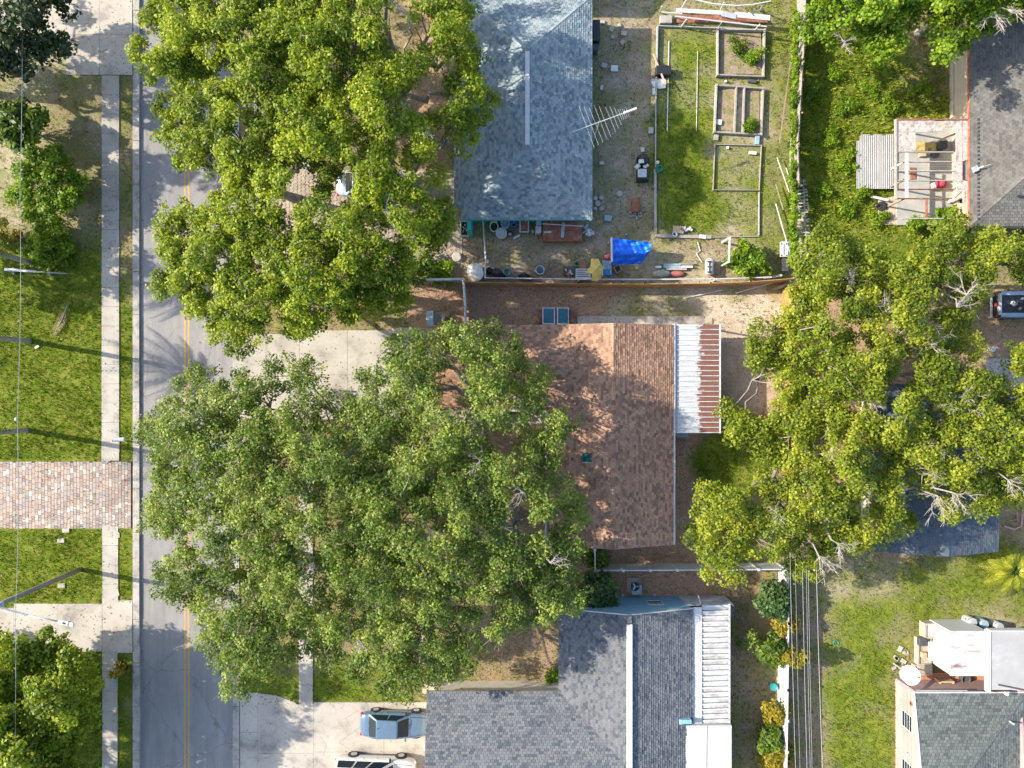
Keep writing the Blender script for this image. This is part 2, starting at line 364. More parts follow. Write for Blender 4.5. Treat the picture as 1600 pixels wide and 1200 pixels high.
def build_ground():
    rx0, rx1 = X(217), X(364)
    xs = np.unique(np.concatenate([[-1500,-600,-250,-110,-70,-55], np.arange(-45, 45.01, 0.3), [rx0, rx0+.01, rx1-.01, rx1, 55,70,110,250,600,1500]]))
    ys = np.concatenate([[-1500,-600,-250,-110,-70,-50], np.arange(-36, 36.01, 0.3), [50,70,110,250,600,1500]])
    gx, gy = np.meshgrid(xs, ys); px = gx/S + 800; py = 600 - gy/S
    # ragged zone borders
    jx = px + 10*np.sin(gy*1.7 + 2*np.sin(gx*.9)) + 9*np.sin(gy*.55+1.3*np.sin(gx*.4)) + NR.normal(0, 7, px.shape); jy = py + 10*np.sin(gx*1.9 + 2*np.sin(gy*1.1)) + 9*np.sin(gx*.6+1.3*np.sin(gy*.5)) + NR.normal(0, 7, px.shape)
    a = {k: np.full(px.shape, v) for k, v in (('lush', .5), ('sand', .2), ('litter', .25))}
    for poly, lu, sa, li in ZONES:
        m = inpoly(jx, jy, poly); a['lush'][m] = lu; a['sand'][m] = sa; a['litter'][m] = li
    for k in a:  # soften
        q = a[k]
        for _ in range(7):
            q[1:-1,1:-1] = (q[1:-1,1:-1]*2 + q[:-2,1:-1] + q[2:,1:-1] + q[1:-1,:-2] + q[1:-1,2:])/6
    gz = np.zeros_like(gx)
    gz += 0.025*np.sin(gx*0.8)*np.sin(gy*0.7) * (np.abs(gx) < 45) - 0.03
    gz[(gx > rx0 + .005) & (gx < rx1 - .005)] = -0.2
    v = np.stack([gx, gy, gz], -1).reshape(-1, 3); ny, nx = gx.shape
    i = np.arange(ny*nx).reshape(ny, nx)
    q = np.stack([i[:-1,:-1], i[:-1,1:], i[1:,1:], i[1:,:-1]], -1).reshape(-1, 4)
    m, t, b = nodes('ground_soil_and_turf')
    def at(nm): return N(t, 'ShaderNodeAttribute', attribute_name=nm).outputs['Fac']
    def cover(fac, nz, lo=.22, hi=.22):
        """turn a cover share into a patchy mask"""
        s_ = N(t, 'ShaderNodeMath', operation='ADD'); t.links.new(fac, s_.inputs[0]); t.links.new(nz, s_.inputs[1])
        mr = N(t, 'ShaderNodeMapRange'); mr.inputs[1].default_value = 1-lo; mr.inputs[2].default_value = 1+hi
        t.links.new(s_.outputs[0], mr.inputs[0]); return mr.outputs[0]
    n1 = noise(t, .55, 7, .68); n2 = noise(t, .8, 7, .7, stretch=(1.3,.9,1)); n3 = noise(t, .35, 7, .7, stretch=(1,1.4,1)); fine = noise(t, 7, 6, .75)
    dirt = ramp(t, fine, [(.3, (.165,.12,.082)), (.7, (.33,.25,.175))])
    sand = ramp(t, fine, [(.3, (.34,.275,.20)), (.7, (.58,.49,.38))])
    lit = ramp(t, fine, [(.3, (.22,.135,.09)), (.7, (.47,.31,.20))])
    gr = ramp(t, noise(t, 1.1, 7, .75), [(.28, (.065,.100,.012)), (.46, (.125,.170,.016)), (.60, (.20,.215,.035)), (.74, (.38,.31,.12))])
    gr = mix(t, 1.0, gr, ramp(t, fine, [(.28, (.55,.6,.5)), (.68, (1,1,1))]), 'MULTIPLY')
    c = mix(t, cover(at('litter'), n2), dirt, lit)
    c = mix(t, cover(at('sand'), n3, .2, .25), c, sand)
    c = mix(t, cover(at('lush'), n1, .25, .2), c, gr)
    t.links.new(c, b.inputs['Base Color']); b.inputs['Roughness'].default_value = 1; b.inputs['Specular IOR Level'].default_value = .1
    bump(t, b, fine, .7, .06)
    o = raw_mesh('ground', v, q, m, None, kind='structure')
    for k in a:
        at_ = o.data.attributes.new(k, 'FLOAT', 'POINT'); at_.data.foreach_set('value', a[k].astype(np.float32).ravel())
    o['label'] = 'patchy lawns, sandy soil and leaf litter around the houses'
    return xs, ys, a
GXS, GYS, GATT = build_ground()
def ground_at(key, x, y):
    ix = np.clip(np.searchsorted(GXS, x), 0, len(GXS)-1); iy = np.clip(np.searchsorted(GYS, y), 0, len(GYS)-1)
    return GATT[key][iy, ix]

# ------------------------------------------------------------------ road, kerbs, walks, drives
ZR = -0.12
HARD = []   # photo rectangles that carry no grass
def structure(name, label): 
    e = bpy.data.objects.new(name, None); col.objects.link(e); e['kind'] = 'structure'; e['label'] = label; return e
y0w, y1w = Y(1500), Y(-300)
rd = MB()
rd.add([(X(216),y0w*3,ZR),(X(366),y0w*3,ZR),(X(366),y1w*3,ZR),(X(216),y1w*3,ZR)], [(0,1,2,3)])
road = rd.build('road', M['asphalt'], kind='structure', label='pale worn asphalt two-lane street shaded by oaks')
HARD.append((205,-400,377,1600))
for i, px in enumerate((287.8, 293.6)):
    mk = MB(); mk.add([(X(px-1.5),y0w*3,ZR+.004),(X(px+1.5),y0w*3,ZR+.004),(X(px+1.5),y1w*3,ZR+.004),(X(px-1.5),y1w*3,ZR+.004)], [(0,1,2,3)])
    mk.build('yellow_line', M['yellow_paint'], road)
def kerb_run(name, pxa, pxb, pya, pyb, drops, label):
    e = structure(name, label)
    y = pya; 
    while y < pyb:
        y2 = min(y + 68, pyb); low = any(a < (y+y2)/2 < b_ for a, b_ in drops)
        j = rnd.uniform(-.006, .006)
        MB().box(X(pxa), X(pxb), Y(y+.3), Y(y2-.3), ZR-.1, (.0 if low else .03) + j).build('kerb_stone', M['kerb'], e, bevel=.015)
        y = y2
kerb_run('kerb_left', 207.5, 217.8, -120, 1330, [(0,120),(700,830),(935,1020)], 'concrete kerb and gutter along the lawn side of the street')
kerb_run('kerb_right', 363.5, 374, -120, 1330, [(240,430),(515,660),(1060,1400)], 'concrete kerb and gutter along the house side of the street')
def slabs(e, x0, y0, x1, y1, nx, ny, mat, top=.03, gap=.35, name='paving_slab', thick=.12, jit=.006):
    for i in range(nx):
        for j in range(ny):
            a = x0 + (x1-x0)*i/nx + gap*.5; b_ = x0 + (x1-x0)*(i+1)/nx - gap*.5
            c = y0 + (y1-y0)*j/ny + gap*.5; d = y0 + (y1-y0)*(j+1)/ny - gap*.5
            MB().box(X(a), X(b_), Y(c), Y(d), top-thick, top + rnd.uniform(-jit, jit)).build(name, mat, e)
    HARD.append((x0, y0, x1, y1))
sw = structure('sidewalk', 'narrow concrete sidewalk slabs beside the lawn verge')
slabs(sw, 159.5, -110, 186.5, 0, 1, 4, M['concrete']); slabs(sw, 159, 118, 186.5, 720, 1, 20, M['concrete'])
slabs(sw, 160, 822, 185, 943, 1, 4, M['concrete']); slabs(sw, 160, 1018, 184, 1300, 1, 9, M['concrete'])
# chamfered ends where the walk meets the two drives
for pts in (([(160,822),(172,819),(187,833),(187,840),(160,840)]), ([(159,700),(187,690),(187,706),(172,721),(159,721)]), ([(160,935),(185,922),(187,930),(160,945)])):
    MB().prism([(X(a), Y(b_)) for a, b_ in pts], -.08, .036).build('paving_slab', M['concrete'], sw)
sw2 = structure('sidewalk', 'concrete sidewalk slabs running under the grey-green oak')
slabs(sw2, 467, 655, 489, 1102, 1, 14, M['concrete'])
slabs(sw2, 467, -120, 489, 268, 1, 12, M['concrete']); slabs(sw2, 467, 412, 489, 515, 1, 3, M['concrete'])
d1 = structure('driveway', 'shaded concrete drive mouth at the top left corner')
slabs(d1, 104, -70, 207, 117, 2, 3, M['concrete_old']); slabs(d1, -150, -70, 104, 60, 3, 2, M['concrete_old'])
d2 = structure('driveway', 'stained concrete drive beside the street lamp')
slabs(d2, 22, 943, 160, 1018, 2, 1, M['concrete_old']); slabs(d2, 160, 938, 207, 1020, 1, 1, M['concrete_old']); slabs(d2, -150, 950, 22, 1010, 2, 1, M['concrete_old'])
d3 = structure('driveway', 'clean concrete drive of the brown-roofed house between the oaks')
slabs(d3, 378, 522, 468, 655, 1, 2, M['concrete']); slabs(d3, 468, 516, 543, 655, 1, 2, M['concrete']); slabs(d3, 543, 516, 612, 655, 1, 2, M['concrete']); slabs(d3, 612, 512, 684, 655, 1, 2, M['concrete'])
MB().add([W(373,522,.012),W(379,522,.012),W(379,655,.012),W(373,655,.012)], [(0,3,2,1)]).build('drive_lip', M['kerb'], d3)
d4 = structure('driveway', 'cracked wide concrete drive in front of the slate-blue house')
slabs(d4, 375, 1082, 403, 1330, 1, 4, M['concrete_old'], top=0.0); slabs(d4, 403, 1100, 490, 1330, 1, 3, M['concrete_old']); slabs(d4, 490, 1097, 600, 1330, 1, 3, M['concrete_old']); slabs(d4, 600, 1097, 676, 1330, 1, 3, M['concrete_old'])
slabs(d4, 660, 1066, 880, 1084, 3, 1, M['tanwall'], name='walk_slab')
MB().prism([(X(403),Y(1100)),(X(403),Y(1083)),(X(430),Y(1086)),(X(463),Y(1098)),(X(463),Y(1101))], -.08, .026).build('paving_slab', M['concrete_old'], d4)
# cracks in the old drive: thin dark seams lying on the slabs
for path in ([(505,1130),(520,1138),(533,1133),(545,1148),(560,1138),(568,1134)], [(545,1148),(530,1160),(548,1172),(556,1176)], [(415,1128),(432,1132),(431,1142),(424,1150),(430,1160)], [(500,1150),(510,1165),(505,1180)], [(408,1165),(414,1172)], [(560,1110),(540,1122),(548,1135)]):
    c_ = MB()
    for p, q in zip(path[:-1], path[1:]):
        a = W(*p, .0405); b_ = W(*q, .0405); n_ = (b_-a).cross(Vector((0,0,1))).normalized()*.012
        c_.add([a-n_, b_-n_*.6, b_+n_*.6, a+n_], [(0,1,2,3)])
    c_.build('crack', M['wood'], d4)
# small walk south of the front wing, and the strip north of the brown house
w3 = structure('walkway', 'narrow concrete walk along the front of the brown-roofed wing')
slabs(w3, 620, 648, 860, 662, 6, 1, M['concrete'], name='walk_slab')
w4 = structure('walkway', 'grey concrete strip along the back of the brown-roofed house')
slabs(w4, 902, 494, 1100, 512, 3, 1, M['concrete_old'], name='walk_slab'); slabs(w4, 1100, 497, 1113, 506, 1, 1, M['tanwall'], name='walk_slab')
# clay paver drive: single bricks, 300 of them objects, the rest one part
pv = structure('paver_driveway', 'mixed red, buff and grey clay paver drive crossing the sidewalk')
MB().box(X(-150), X(207), Y(825), Y(721), -.1, -.005).build('paver_bed', M['soil'], pv); HARD.append((-150, 718, 207, 828))
bw, bh = 5.0, 8.4; allp = []
for c_ in range(-30, 42):
    off = (c_ % 2)*bh*.5 + (c_ % 3)*1.7
    for r_ in range(-1, 14):
        xa = c_*bw; ya = 721 + r_*bh + off
        yb = min(ya + bh, 826); ya = max(ya, 721)
        if yb - ya < 2.5 or xa + bw > 207.4: continue
        if xa > 186 and yb > 826: continue
        if rnd.random() < .22: allp += [(xa, ya, xa+bw, (ya+yb)/2), (xa, (ya+yb)/2, xa+bw, yb)]
        else: allp.append((xa, ya, xa+bw, yb))
vis = [p for p in allp if p[0] > -1]; vis.sort(key=lambda p: -(p[3]-p[1]))
sing = set(vis[:300]); rest = MB()
for p in allp:
    z = .028 + rnd.uniform(-.006, .006)
    a = (X(p[0]+.25), X(p[2]-.25), Y(p[1]+.25), Y(p[3]-.25), -.04, z)
    if p in sing: MB().box(*a).build('brick', M['paver_one'], pv)
    else: rest.box(*a)
rest.build('brick_field', M['paver'], pv, kind='stuff')
# small buff pavers of the shaded drive under the bright oak
pd = structure('paver_driveway', 'buff hexagon paver drive under the bright oak beside the grey roof')
MB().box(X(372), X(722), Y(412), Y(266), -.1, .0).build('paver_bed', M['tanwall'], pd); HARD.append((372, 266, 722, 412))
hexs = MB()
for i in range(56):
    for j in range(27):
        cx = 375 + i*6.2; cy = 268 + j*5.4 + (i % 2)*2.7
        if cx < 484 and cx > 372 and False: continue
        hexs.prism([(X(cx + 3.3*math.cos(k*math.pi/3)), Y(cy + 2.8*math.sin(k*math.pi/3))) for k in range(6)], -.02, .022 + rnd.uniform(-.004,.004))
M['paver_buff'] = island('buff_pavers', [(0.40,0.33,0.26), (0.47,0.39,0.31), (0.34,0.29,0.24), (0.44,0.37,0.30)])
hexs.build('hexagon_pavers', M['paver_buff'], pd, kind='stuff')
# ------------------------------------------------------------------ houses
def shingle_face(mb, poly, tab=.26, exp_=.16, lift=.022, slot=.02):
    """rows of single tabs over a convex planar polygon whose first edge is the eave"""
    P = [Vector(p) for p in poly]; u = (P[1]-P[0]).normalized(); n = u.cross(P[2]-P[1]).normalized()
    if n.z < 0: n = -n
    v = n.cross(u).normalized()
    if (P[2]-P[0]).dot(v) < 0: v = -v
    uv = [((p-P[0]).dot(u), (p-P[0]).dot(v)) for p in P]; vmax = max(b for a, b in uv)
    def span(t):
        xs = []
        for (a, b), (c, d) in zip(uv, uv[1:]+uv[:1]):
            if min(b, d) - 1e-6 <= t <= max(b, d) + 1e-6:
                xs += [a, c] if abs(d-b) < 1e-6 else [a + (c-a)*(t-b)/(d-b)]
        return (min(xs), max(xs)) if xs else None
    k = 0
    while k*exp_ < vmax - .02:
        v0 = k*exp_; v1 = min(v0+exp_, vmax-.002); s0 = span(v0+1e-5); s1 = span(v1-1e-5)
        if s0 and s1:
            lo, hi = min(s0[0], s1[0]), max(s0[1], s1[1])
            x = math.floor(lo/tab)*tab - (k % 2)*tab*.5 - ((k//2) % 3)*tab*.17
            while x < hi:
                a, b = x + slot*.5, x + tab - slot*.5
                a0, b0 = max(a, s0[0]), min(b, s0[1]); a1, b1 = max(a, s1[0]), min(b, s1[1])
                if b0-a0 > .01 or b1-a1 > .01:
                    b0 = max(b0, a0); b1 = max(b1, a1); li = lift*rnd.uniform(.8, 1.7)
                    q = lambda uu, vv, h: P[0] + u*uu + v*vv + n*h
                    mb.add([q(a0,v0,li), q(b0,v0,li), q(b1,v1,.004), q(a1,v1,.004), q(a0,v0,0), q(b0,v0,0)], [(0,1,2,3), (4,5,1,0)])
                x += tab
        k += 1
def roof(parent, faces, mat, name='roof', deckmat=None, caps=(), tab=.26, exp_=.16, capmat=None):
    """faces: polygons with the eave edge first; caps: ridge or hip lines to cover"""
    d = MB(); sh = MB()
    for f in faces:
        P = [Vector(p) for p in f]
        nrm = (P[1]-P[0]).cross(P[2]-P[1])
        if nrm.z < 0: P2 = [P[1], P[0]] + P[:1:-1]; P = P2
        d.slab([p - Vector((0,0,.012)) for p in P], .14); shingle_face(sh, P, tab, exp_)
    deck = d.build(name, deckmat or M['wood'], parent)
    sh.build('shingles', mat, deck, kind='stuff')
    for a, b in caps:
        c = MB(); a = Vector(a); b = Vector(b); nseg = max(2, int((b-a).length/.3)); dr = (b-a)/nseg
        side = dr.cross(Vector((0,0,1))).normalized()*.15
        for i in range(nseg):
            p = a + dr*i; q = p + dr*.94; h = Vector((0,0,.045)); h2 = Vector((0,0,.03)); lo = Vector((0,0,-.03))
            c.add([p-side+lo, p+h, p+side+lo, q-side+lo, q+h2, q+side+lo], [(0,1,4,3), (1,2,5,4), (2,1,0)])
        c.build('ridge_cap', capmat or mat, deck)
    return deck
def hip(x0, x1, y0, y1, ze, pitch):
    """eave rectangle in world metres; ridge along the long side. returns faces, caps"""
    a, b, c, d = Vector((x0,y0,ze)), Vector((x1,y0,ze)), Vector((x1,y1,ze)), Vector((x0,y1,ze))
    wx, wy = x1-x0, y1-y0
    if wy >= wx:
        h = wx/2; zr = ze + pitch*h; r0 = Vector(((x0+x1)/2, y0+h, zr)); r1 = Vector(((x0+x1)/2, y1-h, zr))
        return [[a,b,r0],[b,c,r1,r0],[c,d,r1],[d,a,r0,r1]], [(a,r0),(b,r0),(c,r1),(d,r1),(r0,r1)]
    h = wy/2; zr = ze + pitch*h; r0 = Vector((x0+h, (y0+y1)/2, zr)); r1 = Vector((x1-h, (y0+y1)/2, zr))
    return [[a,b,r1,r0],[b,c,r1],[c,d,r0,r1],[d,a,r0]], [(a,r0),(d,r0),(b,r1),(c,r1),(r0,r1)]
def gable(x0, x1, y0, y1, ze, zr, axis):
    a, b, c, d = Vector((x0,y0,ze)), Vector((x1,y0,ze)), Vector((x1,y1,ze)), Vector((x0,y1,ze))
    if axis == 'y':
        m = (x0+x1)/2; r0 = Vector((m,y0,zr)); r1 = Vector((m,y1,zr))
        return [[d,a,r0,r1],[b,c,r1,r0]], [(r0,r1)]
    m = (y0+y1)/2; r0 = Vector((x0,m,zr)); r1 = Vector((x1,m,zr))
    return [[a,b,r1,r0],[c,d,r0,r1]], [(r0,r1)]
def walls(parent, x0, x1, y0, y1, z1, mat, t=.18, gables=None):
    """four wall slabs as parts; gables: (axis, zr) adds triangles"""
    def w(*a): MB().box(*a).build('wall', mat, parent)
    w(x0, x1, y0, y0+t, -.1, z1); w(x0, x1, y1-t, y1, -.1, z1); w(x0, x0+t, y0+t, y1-t, -.1, z1); w(x1-t, x1, y0+t, y1-t, -.1, z1)
    if gables:
        ax, zr = gables
        if ax == 'y':
            m = (x0+x1)/2
            for y in (y0, y1-t):
                MB().add([(x0,y,z1),(x1,y,z1),(m,y,zr),(x0,y+t,z1),(x1,y+t,z1),(m,y+t,zr)], [(0,1,2),(5,4,3),(0,3,4,1),(1,4,5,2),(2,5,3,0)]).build('gable_wall', mat, parent)
        else:
            m = (y0+y1)/2
            for x in (x0, x1-t):
                MB().add([(x,y0,z1),(x,y1,z1),(x,m,zr),(x+t,y0,z1),(x+t,y1,z1),(x+t,m,zr)], [(2,1,0),(3,4,5),(1,4,3,0),(2,5,4,1),(0,3,5,2)]).build('gable_wall', mat, parent)
def window(parent, c, w, h, nrm, frame=None, pane=None, bars=1):
    """c: centre on the wall face, nrm: 'x-','y+' etc."""
    e = MB(); p = MB(); mu = MB(); s_ = 1 if nrm[1] == '+' else -1; t = .06
    def bx(mb, a0, a1, z0, z1, d0, d1):
        if nrm[0] == 'y': mb.box(c[0]+a0, c[0]+a1, c[1]+s_*d0, c[1]+s_*d1, c[2]+z0, c[2]+z1)
        else: mb.box(c[0]+s_*d0, c[0]+s_*d1, c[1]+a0, c[1]+a1, c[2]+z0, c[2]+z1)
    for a in ((-w/2-t, -w/2, -h/2-t, h/2+t), (w/2, w/2+t, -h/2-t, h/2+t), (-w/2, w/2, h/2, h/2+t), (-w/2, w/2, -h/2-t, -h/2)): bx(e, *a, -.02, .05)
    f = e.build('window', frame or M['white_paint'], parent)
    bx(p, -w/2, w/2, -h/2, h/2, .004, .014); p.build('pane', pane or M['glass'], f)
    for i in range(bars):
        z = -h/2 + h*(i+1)/(bars+1); bx(mu, -w/2, w/2, z-.015, z+.015, .015, .035)
    if bars: mu.build('glazing_bar', frame or M['white_paint'], f)
def gutter(parent, p0, p1, mat=None, w=.13):
    MB().bar(p0, p1, w, .11).build('gutter', mat or M['white_paint'], parent)

# ---- house with the grey-blue hip roof (top centre)
ZE = 2.6
hA = thing('house', W(825,190), 'house with grey-blue shingle hip roof, white ridge vent and teal trim', 'house')
xa, xb, ya, yb = X(721.5,ZE), X(925,ZE), Y(343,ZE), Y(-6,ZE)
fA, cA = hip(xa, xb, ya, yb, ZE, .36)
rA = roof(hA, fA, M['sh_grey'], caps=cA[:4])
# the west slope runs on lower over the porch
pz = ZE - .36*L(13)*.9465
lf = [Vector((X(709.5,pz), Y(215,ZE), pz)), Vector((X(709.5,pz), Y(325,ZE), pz)), Vector((xa, Y(325,ZE), ZE)), Vector((xa, Y(215,ZE), ZE))]
roof(hA, [lf], M['sh_grey'], name='porch_roof')
a, b = cA[4]; MB().bar(a + Vector((0,.1,.07)), b + Vector((0,-.1,.07)), .27, .07).build('ridge_vent', M['vinyl'], hA)
# further wing to the north-west, its slope facing the top of the picture
fw = gable(X(721.5,ZE), X(850,ZE), Y(60,ZE)-.2, Y(-130,ZE), ZE, ZE+1.0, 'y')
roof(hA, gable(X(640,ZE), X(925,ZE), Y(-140,ZE), Y(-10,ZE)+.6, ZE, ZE+1.05, 'x')[0], M['sh_grey'], name='back_wing_roof')
walls(hA, xa+.45, xb-.45, ya+.4, yb-.2, ZE-.1, M['teal'])
MB().box(xa, xb, ya-.03, ya-.005, ZE-.26, ZE-.03).build('fascia', M['teal'], hA)
MB().box(xb+.005, xb+.03, ya, yb, ZE-.26, ZE-.03).build('fascia', M['bluegrey'], hA)
MB().box(X(733), X(739.5), Y(371), Y(350), 0, 2.35).build('porch_screen', M['teal'], hA)
window(hA, (X(880), ya+.4, 1.5), 1.4, 1.0, 'y-'); window(hA, (xb-.45, Y(150), 1.5), 1.3, 1.0, 'x+')
for px_, py_ in ((771,62),(898,250)):
    MB().tube([W(px_,py_,2.9), W(px_,py_,2.9)+Vector((0,0,.95))], .05).build('vent_pipe', M['metal_grey'], hA)

# ---- house with the brown roof (centre)
hB = thing('house', W(950,680), 'L-shaped house with brown shingle roof, skylight and metal patio cover', 'house')
zr = 4.0; ZB = 2.6
bx0, bx1, by0, by1 = X(855,ZB), X(1052,ZB), Y(851,ZB), Y(507.5,ZB)
fB, cB = gable(bx0, bx1, by0, by1, ZB, zr, 'y')
rB = roof(hB, fB, M['sh_brown'], caps=cB)
wy0, wy1 = Y(640,ZB), by1 - .012
fW, cW = gable(X(676,ZB), (bx0+bx1)/2 - .9, wy0, wy1, ZB+.003, ZB + (zr-ZB)*(wy1-wy0)/(bx1-bx0), 'x')
roof(hB, fW, M['sh_brown'], name='wing_roof', caps=[(cW[0][0], cW[0][1] - Vector((1.2,0,0)))])
walls(hB, bx0+.5, bx1-.5, by0+.4, by1-.3, ZB-.12, M['creamwall'], gables=('y', zr-.3))
walls(hB, X(676,ZB)+.4, bx0+.4, wy0+.5, wy1-.42, ZB-.12, M['creamwall'], gables=('x', zr-.55))
gutter(hB, (bx1+.07, by0, ZB-.08), (bx1+.07, by1, ZB-.08))
gutter(hB, (X(676,ZB), wy0-.07, ZB-.08), (bx0-.1, wy0-.07, ZB-.08)); gutter(hB, (bx0-.07, by0, ZB-.08), (bx0-.07, wy0-.2, ZB-.08))
MB().box(bx1-.02, bx0, by0-.06, by0-.03, ZB-.1, ZB-.02).build('rake_trim', M['wood'], hB)
window(hB, (bx1-.5, Y(780), 1.4), 1.4, 1.1, 'x+'); window(hB, (X(900), by1-.3, 1.5), 1.0, 1.0, 'y+')
# skylight on the west slope
zs = ZB + (zr-ZB)*(X(916,3.3)-bx0)/((bx1-bx0)/2)
sk = MB(); c_ = W(916,715,zs); ang = -math.atan2(zr-ZB, (bx1-bx0)/2)
sk.obox(c_ + Vector((0,0,.07)), .66, .62, .12, tilt=(0, ang)); skl = sk.build('skylight', M['darkgrey'], hB)
MB().obox(c_ + Vector((0,0,.135)), .52, .5, .03, tilt=(0, ang)).build('pane', surf('green_skylight', (.01,.075,.06), .1, 3, .15), skl)
MB().obox(c_ + Vector((.02,-.3,.08)), .6, .04, .13, tilt=(0, ang)).build('skylight_frame', M['metal_white'], skl)
MB().tube([W(966,779,3.8), W(966,779,3.8)+Vector((0,0,.4))], .05).build('vent_pipe', M['wood_red'], hB)
# patio cover: ribbed panels, silver paint flaked off to a rust-brown coat
def patio_mat():
    m, t, b = nodes('peeling_silver_paint')
    g = N(t, 'ShaderNodeNewGeometry'); sx = N(t, 'ShaderNodeSeparateXYZ'); t.links.new(g.outputs['Position'], sx.inputs[0])
    nz = noise(t, 2.2, 6, .7, stretch=(1.0,2.2,1))
    ad = N(t, 'ShaderNodeMath', operation='MULTIPLY_ADD'); ad.inputs[1].default_value = 1.9; t.links.new(nz, ad.inputs[0]); t.links.new(sx.outputs[0], ad.inputs[2])
    mr = N(t, 'ShaderNodeMapRange'); edge = X(1092,2.3) + .95; mr.inputs[1].default_value = edge-.09; mr.inputs[2].default_value = edge+.09; t.links.new(ad.outputs[0], mr.inputs[0])
    br = ramp(t, noise(t, 16, 5, .8), [(.35, (.12,.05,.035)), (.62, (.21,.10,.075)), (.78, (.36,.28,.25))])
    wh = ramp(t, noise(t, 1.6, 6, .7, stretch=(.8,5,1)), [(.3, (.33,.345,.36)), (.6, (.47,.485,.50))])
    t.links.new(mix(t, mr.outputs[0], wh, br), b.inputs['Base Color']); b.inputs['Roughness'].default_value = .5
    return m
pm = patio_mat(); px0, px1 = bx1+.15, X(1124,2.25); n_ = 21
pcv = MB().box(px0, px1-.1, Y(676,2.3)+.06, Y(507,2.3)-.06, 2.18, 2.22).build('patio_cover', M['wood'], hB)
for i in range(n_):
    a = Y(676,2.3) + (Y(507,2.3)-Y(676,2.3))*i/n_; b = Y(676,2.3) + (Y(507,2.3)-Y(676,2.3))*(i+1)/n_
    MB().slab([(px0,a+.035,2.42),(px1,a+.035,2.26),(px1,b,2.26),(px0,b,2.42)], .03).build('roof_panel', pm, pcv)
    MB().bar((px0,a+.01,2.445), (px1,a+.01,2.285), .045, .06).build('roof_rib', M['metal_white'], pcv)
MB().bar((px1+.04, Y(677,2.3), 2.25), (px1+.04, Y(506,2.3), 2.25), .09, .1).build('edge_trim', M['metal_white'], pcv)
MB().bar((px0-.08, Y(677,2.3), 2.44), (px0-.08, Y(506,2.3), 2.44), .16, .08).build('edge_trim', M['metal_white'], pcv)
for py_ in (675, 592, 509):
    MB().box(px1-.1, px1, Y(py_,2.3)-.05, Y(py_,2.3)+.05, 0, 2.2).build('post', M['metal_white'], hB)
MB().box(X(1054), X(1073), Y(683), Y(676), 0, .45).build('step', M['bluegrey'], hB)
# two-leaf bulkhead frame of blue corrugated panels against the back wall
aw = thing('cellar_hatch', W(868,493), 'double blue corrugated panel hatch in white frame behind the brown roof', 'hatch')
za = .55
for a, b in ((847.5, 867), (870.5, 889)):
    f = MB()
    for q in ((a, 480.5, b, 482), (a, 505, b, 507), (a, 482, a+1.5, 505), (b-1.5, 482, b, 505)): f.box(X(q[0],za), X(q[2],za), Y(q[1],za), Y(q[3],za), za-.06, za+.03)
    fr = f.build('frame', M['metal_white'], aw)
    for i in range(9):
        y_ = 482.3 + i*2.52; MB().slab([W(a+1.6,y_+2.3,za-.03), W(b-1.6,y_+2.3,za-.03), W(b-1.6,y_,za+.01), W(a+1.6,y_,za+.01)], .02).build('slat', plain('blue_slat', (.05,.19,.27), .4) if i == 0 and a < 860 else bpy.data.materials['blue_slat'], fr)
MB().box(X(848,za), X(888.5,za), Y(506,za), Y(481,za), 0, za-.07).build('base', M['wood_red'], aw)
for a in (840, 889.5): MB().box(X(a), X(a+7.5), Y(505), Y(485), 0, .3).build('side_step', M['wood_red'], aw)

# ---- slate-blue house (bottom centre)
hC = thing('house', W(960,1150), 'slate-blue shingled house with white ridge vent and blue stucco north wall', 'house')
ZC = 2.55; cx0, cx1, cy0, cy1 = X(873,ZC), X(1083,ZC), Y(1420,ZC), Y(951,ZC)
zrc = ZC + .30*(cx1-cx0)/2
fC, cC = gable(cx0, cx1, cy0, cy1, ZC, zrc, 'y'); roof(hC, fC, M['sh_blue'])
MB().bar(cC[0][0]+Vector((0,0,.06)), cC[0][1]+Vector((0,-.55,.06)), .36, .08).build('ridge_vent', M['vinyl'], hC)
MB().bar(cC[0][1]+Vector((0,-.5,.03)), cC[0][1]+Vector((0,0,.03)), .3, .06).build('ridge_cap', M['sh_blue'], hC)
m_ = (cx0+cx1)/2
for x_ in (cx0, cx1): MB().bar((x_, cy1+.02, ZC-.04), (m_, cy1+.02, zrc-.04), .05, .16).build('rake_trim', M['white_paint'], hC)
yw0, yw1 = Y(1330,ZC), Y(1080,ZC)
fCw, cCw = gable(X(667,ZC), m_-.3, yw0, yw1, ZC+.003, ZC + .30*(yw1-yw0)/2, 'x'); roof(hC, fCw, M['sh_blue'], name='garage_roof', caps=[(cCw[0][0], cCw[0][1]-Vector((.6,0,0)))])
walls(hC, cx0+.4, cx1-.1, cy0+.3, Y(931), ZC-.12, M['bluewall'], gables=('y', zrc-.25))
walls(hC, X(667,ZC)+.4, cx0+.35, yw0+.4, yw1-.4, ZC-.12, M['creamwall'], gables=('x', ZC+.30*(yw1-yw0)/2-.25))
window(hC, (X(1016), Y(931), 1.55), .9, .7, 'y+'); 
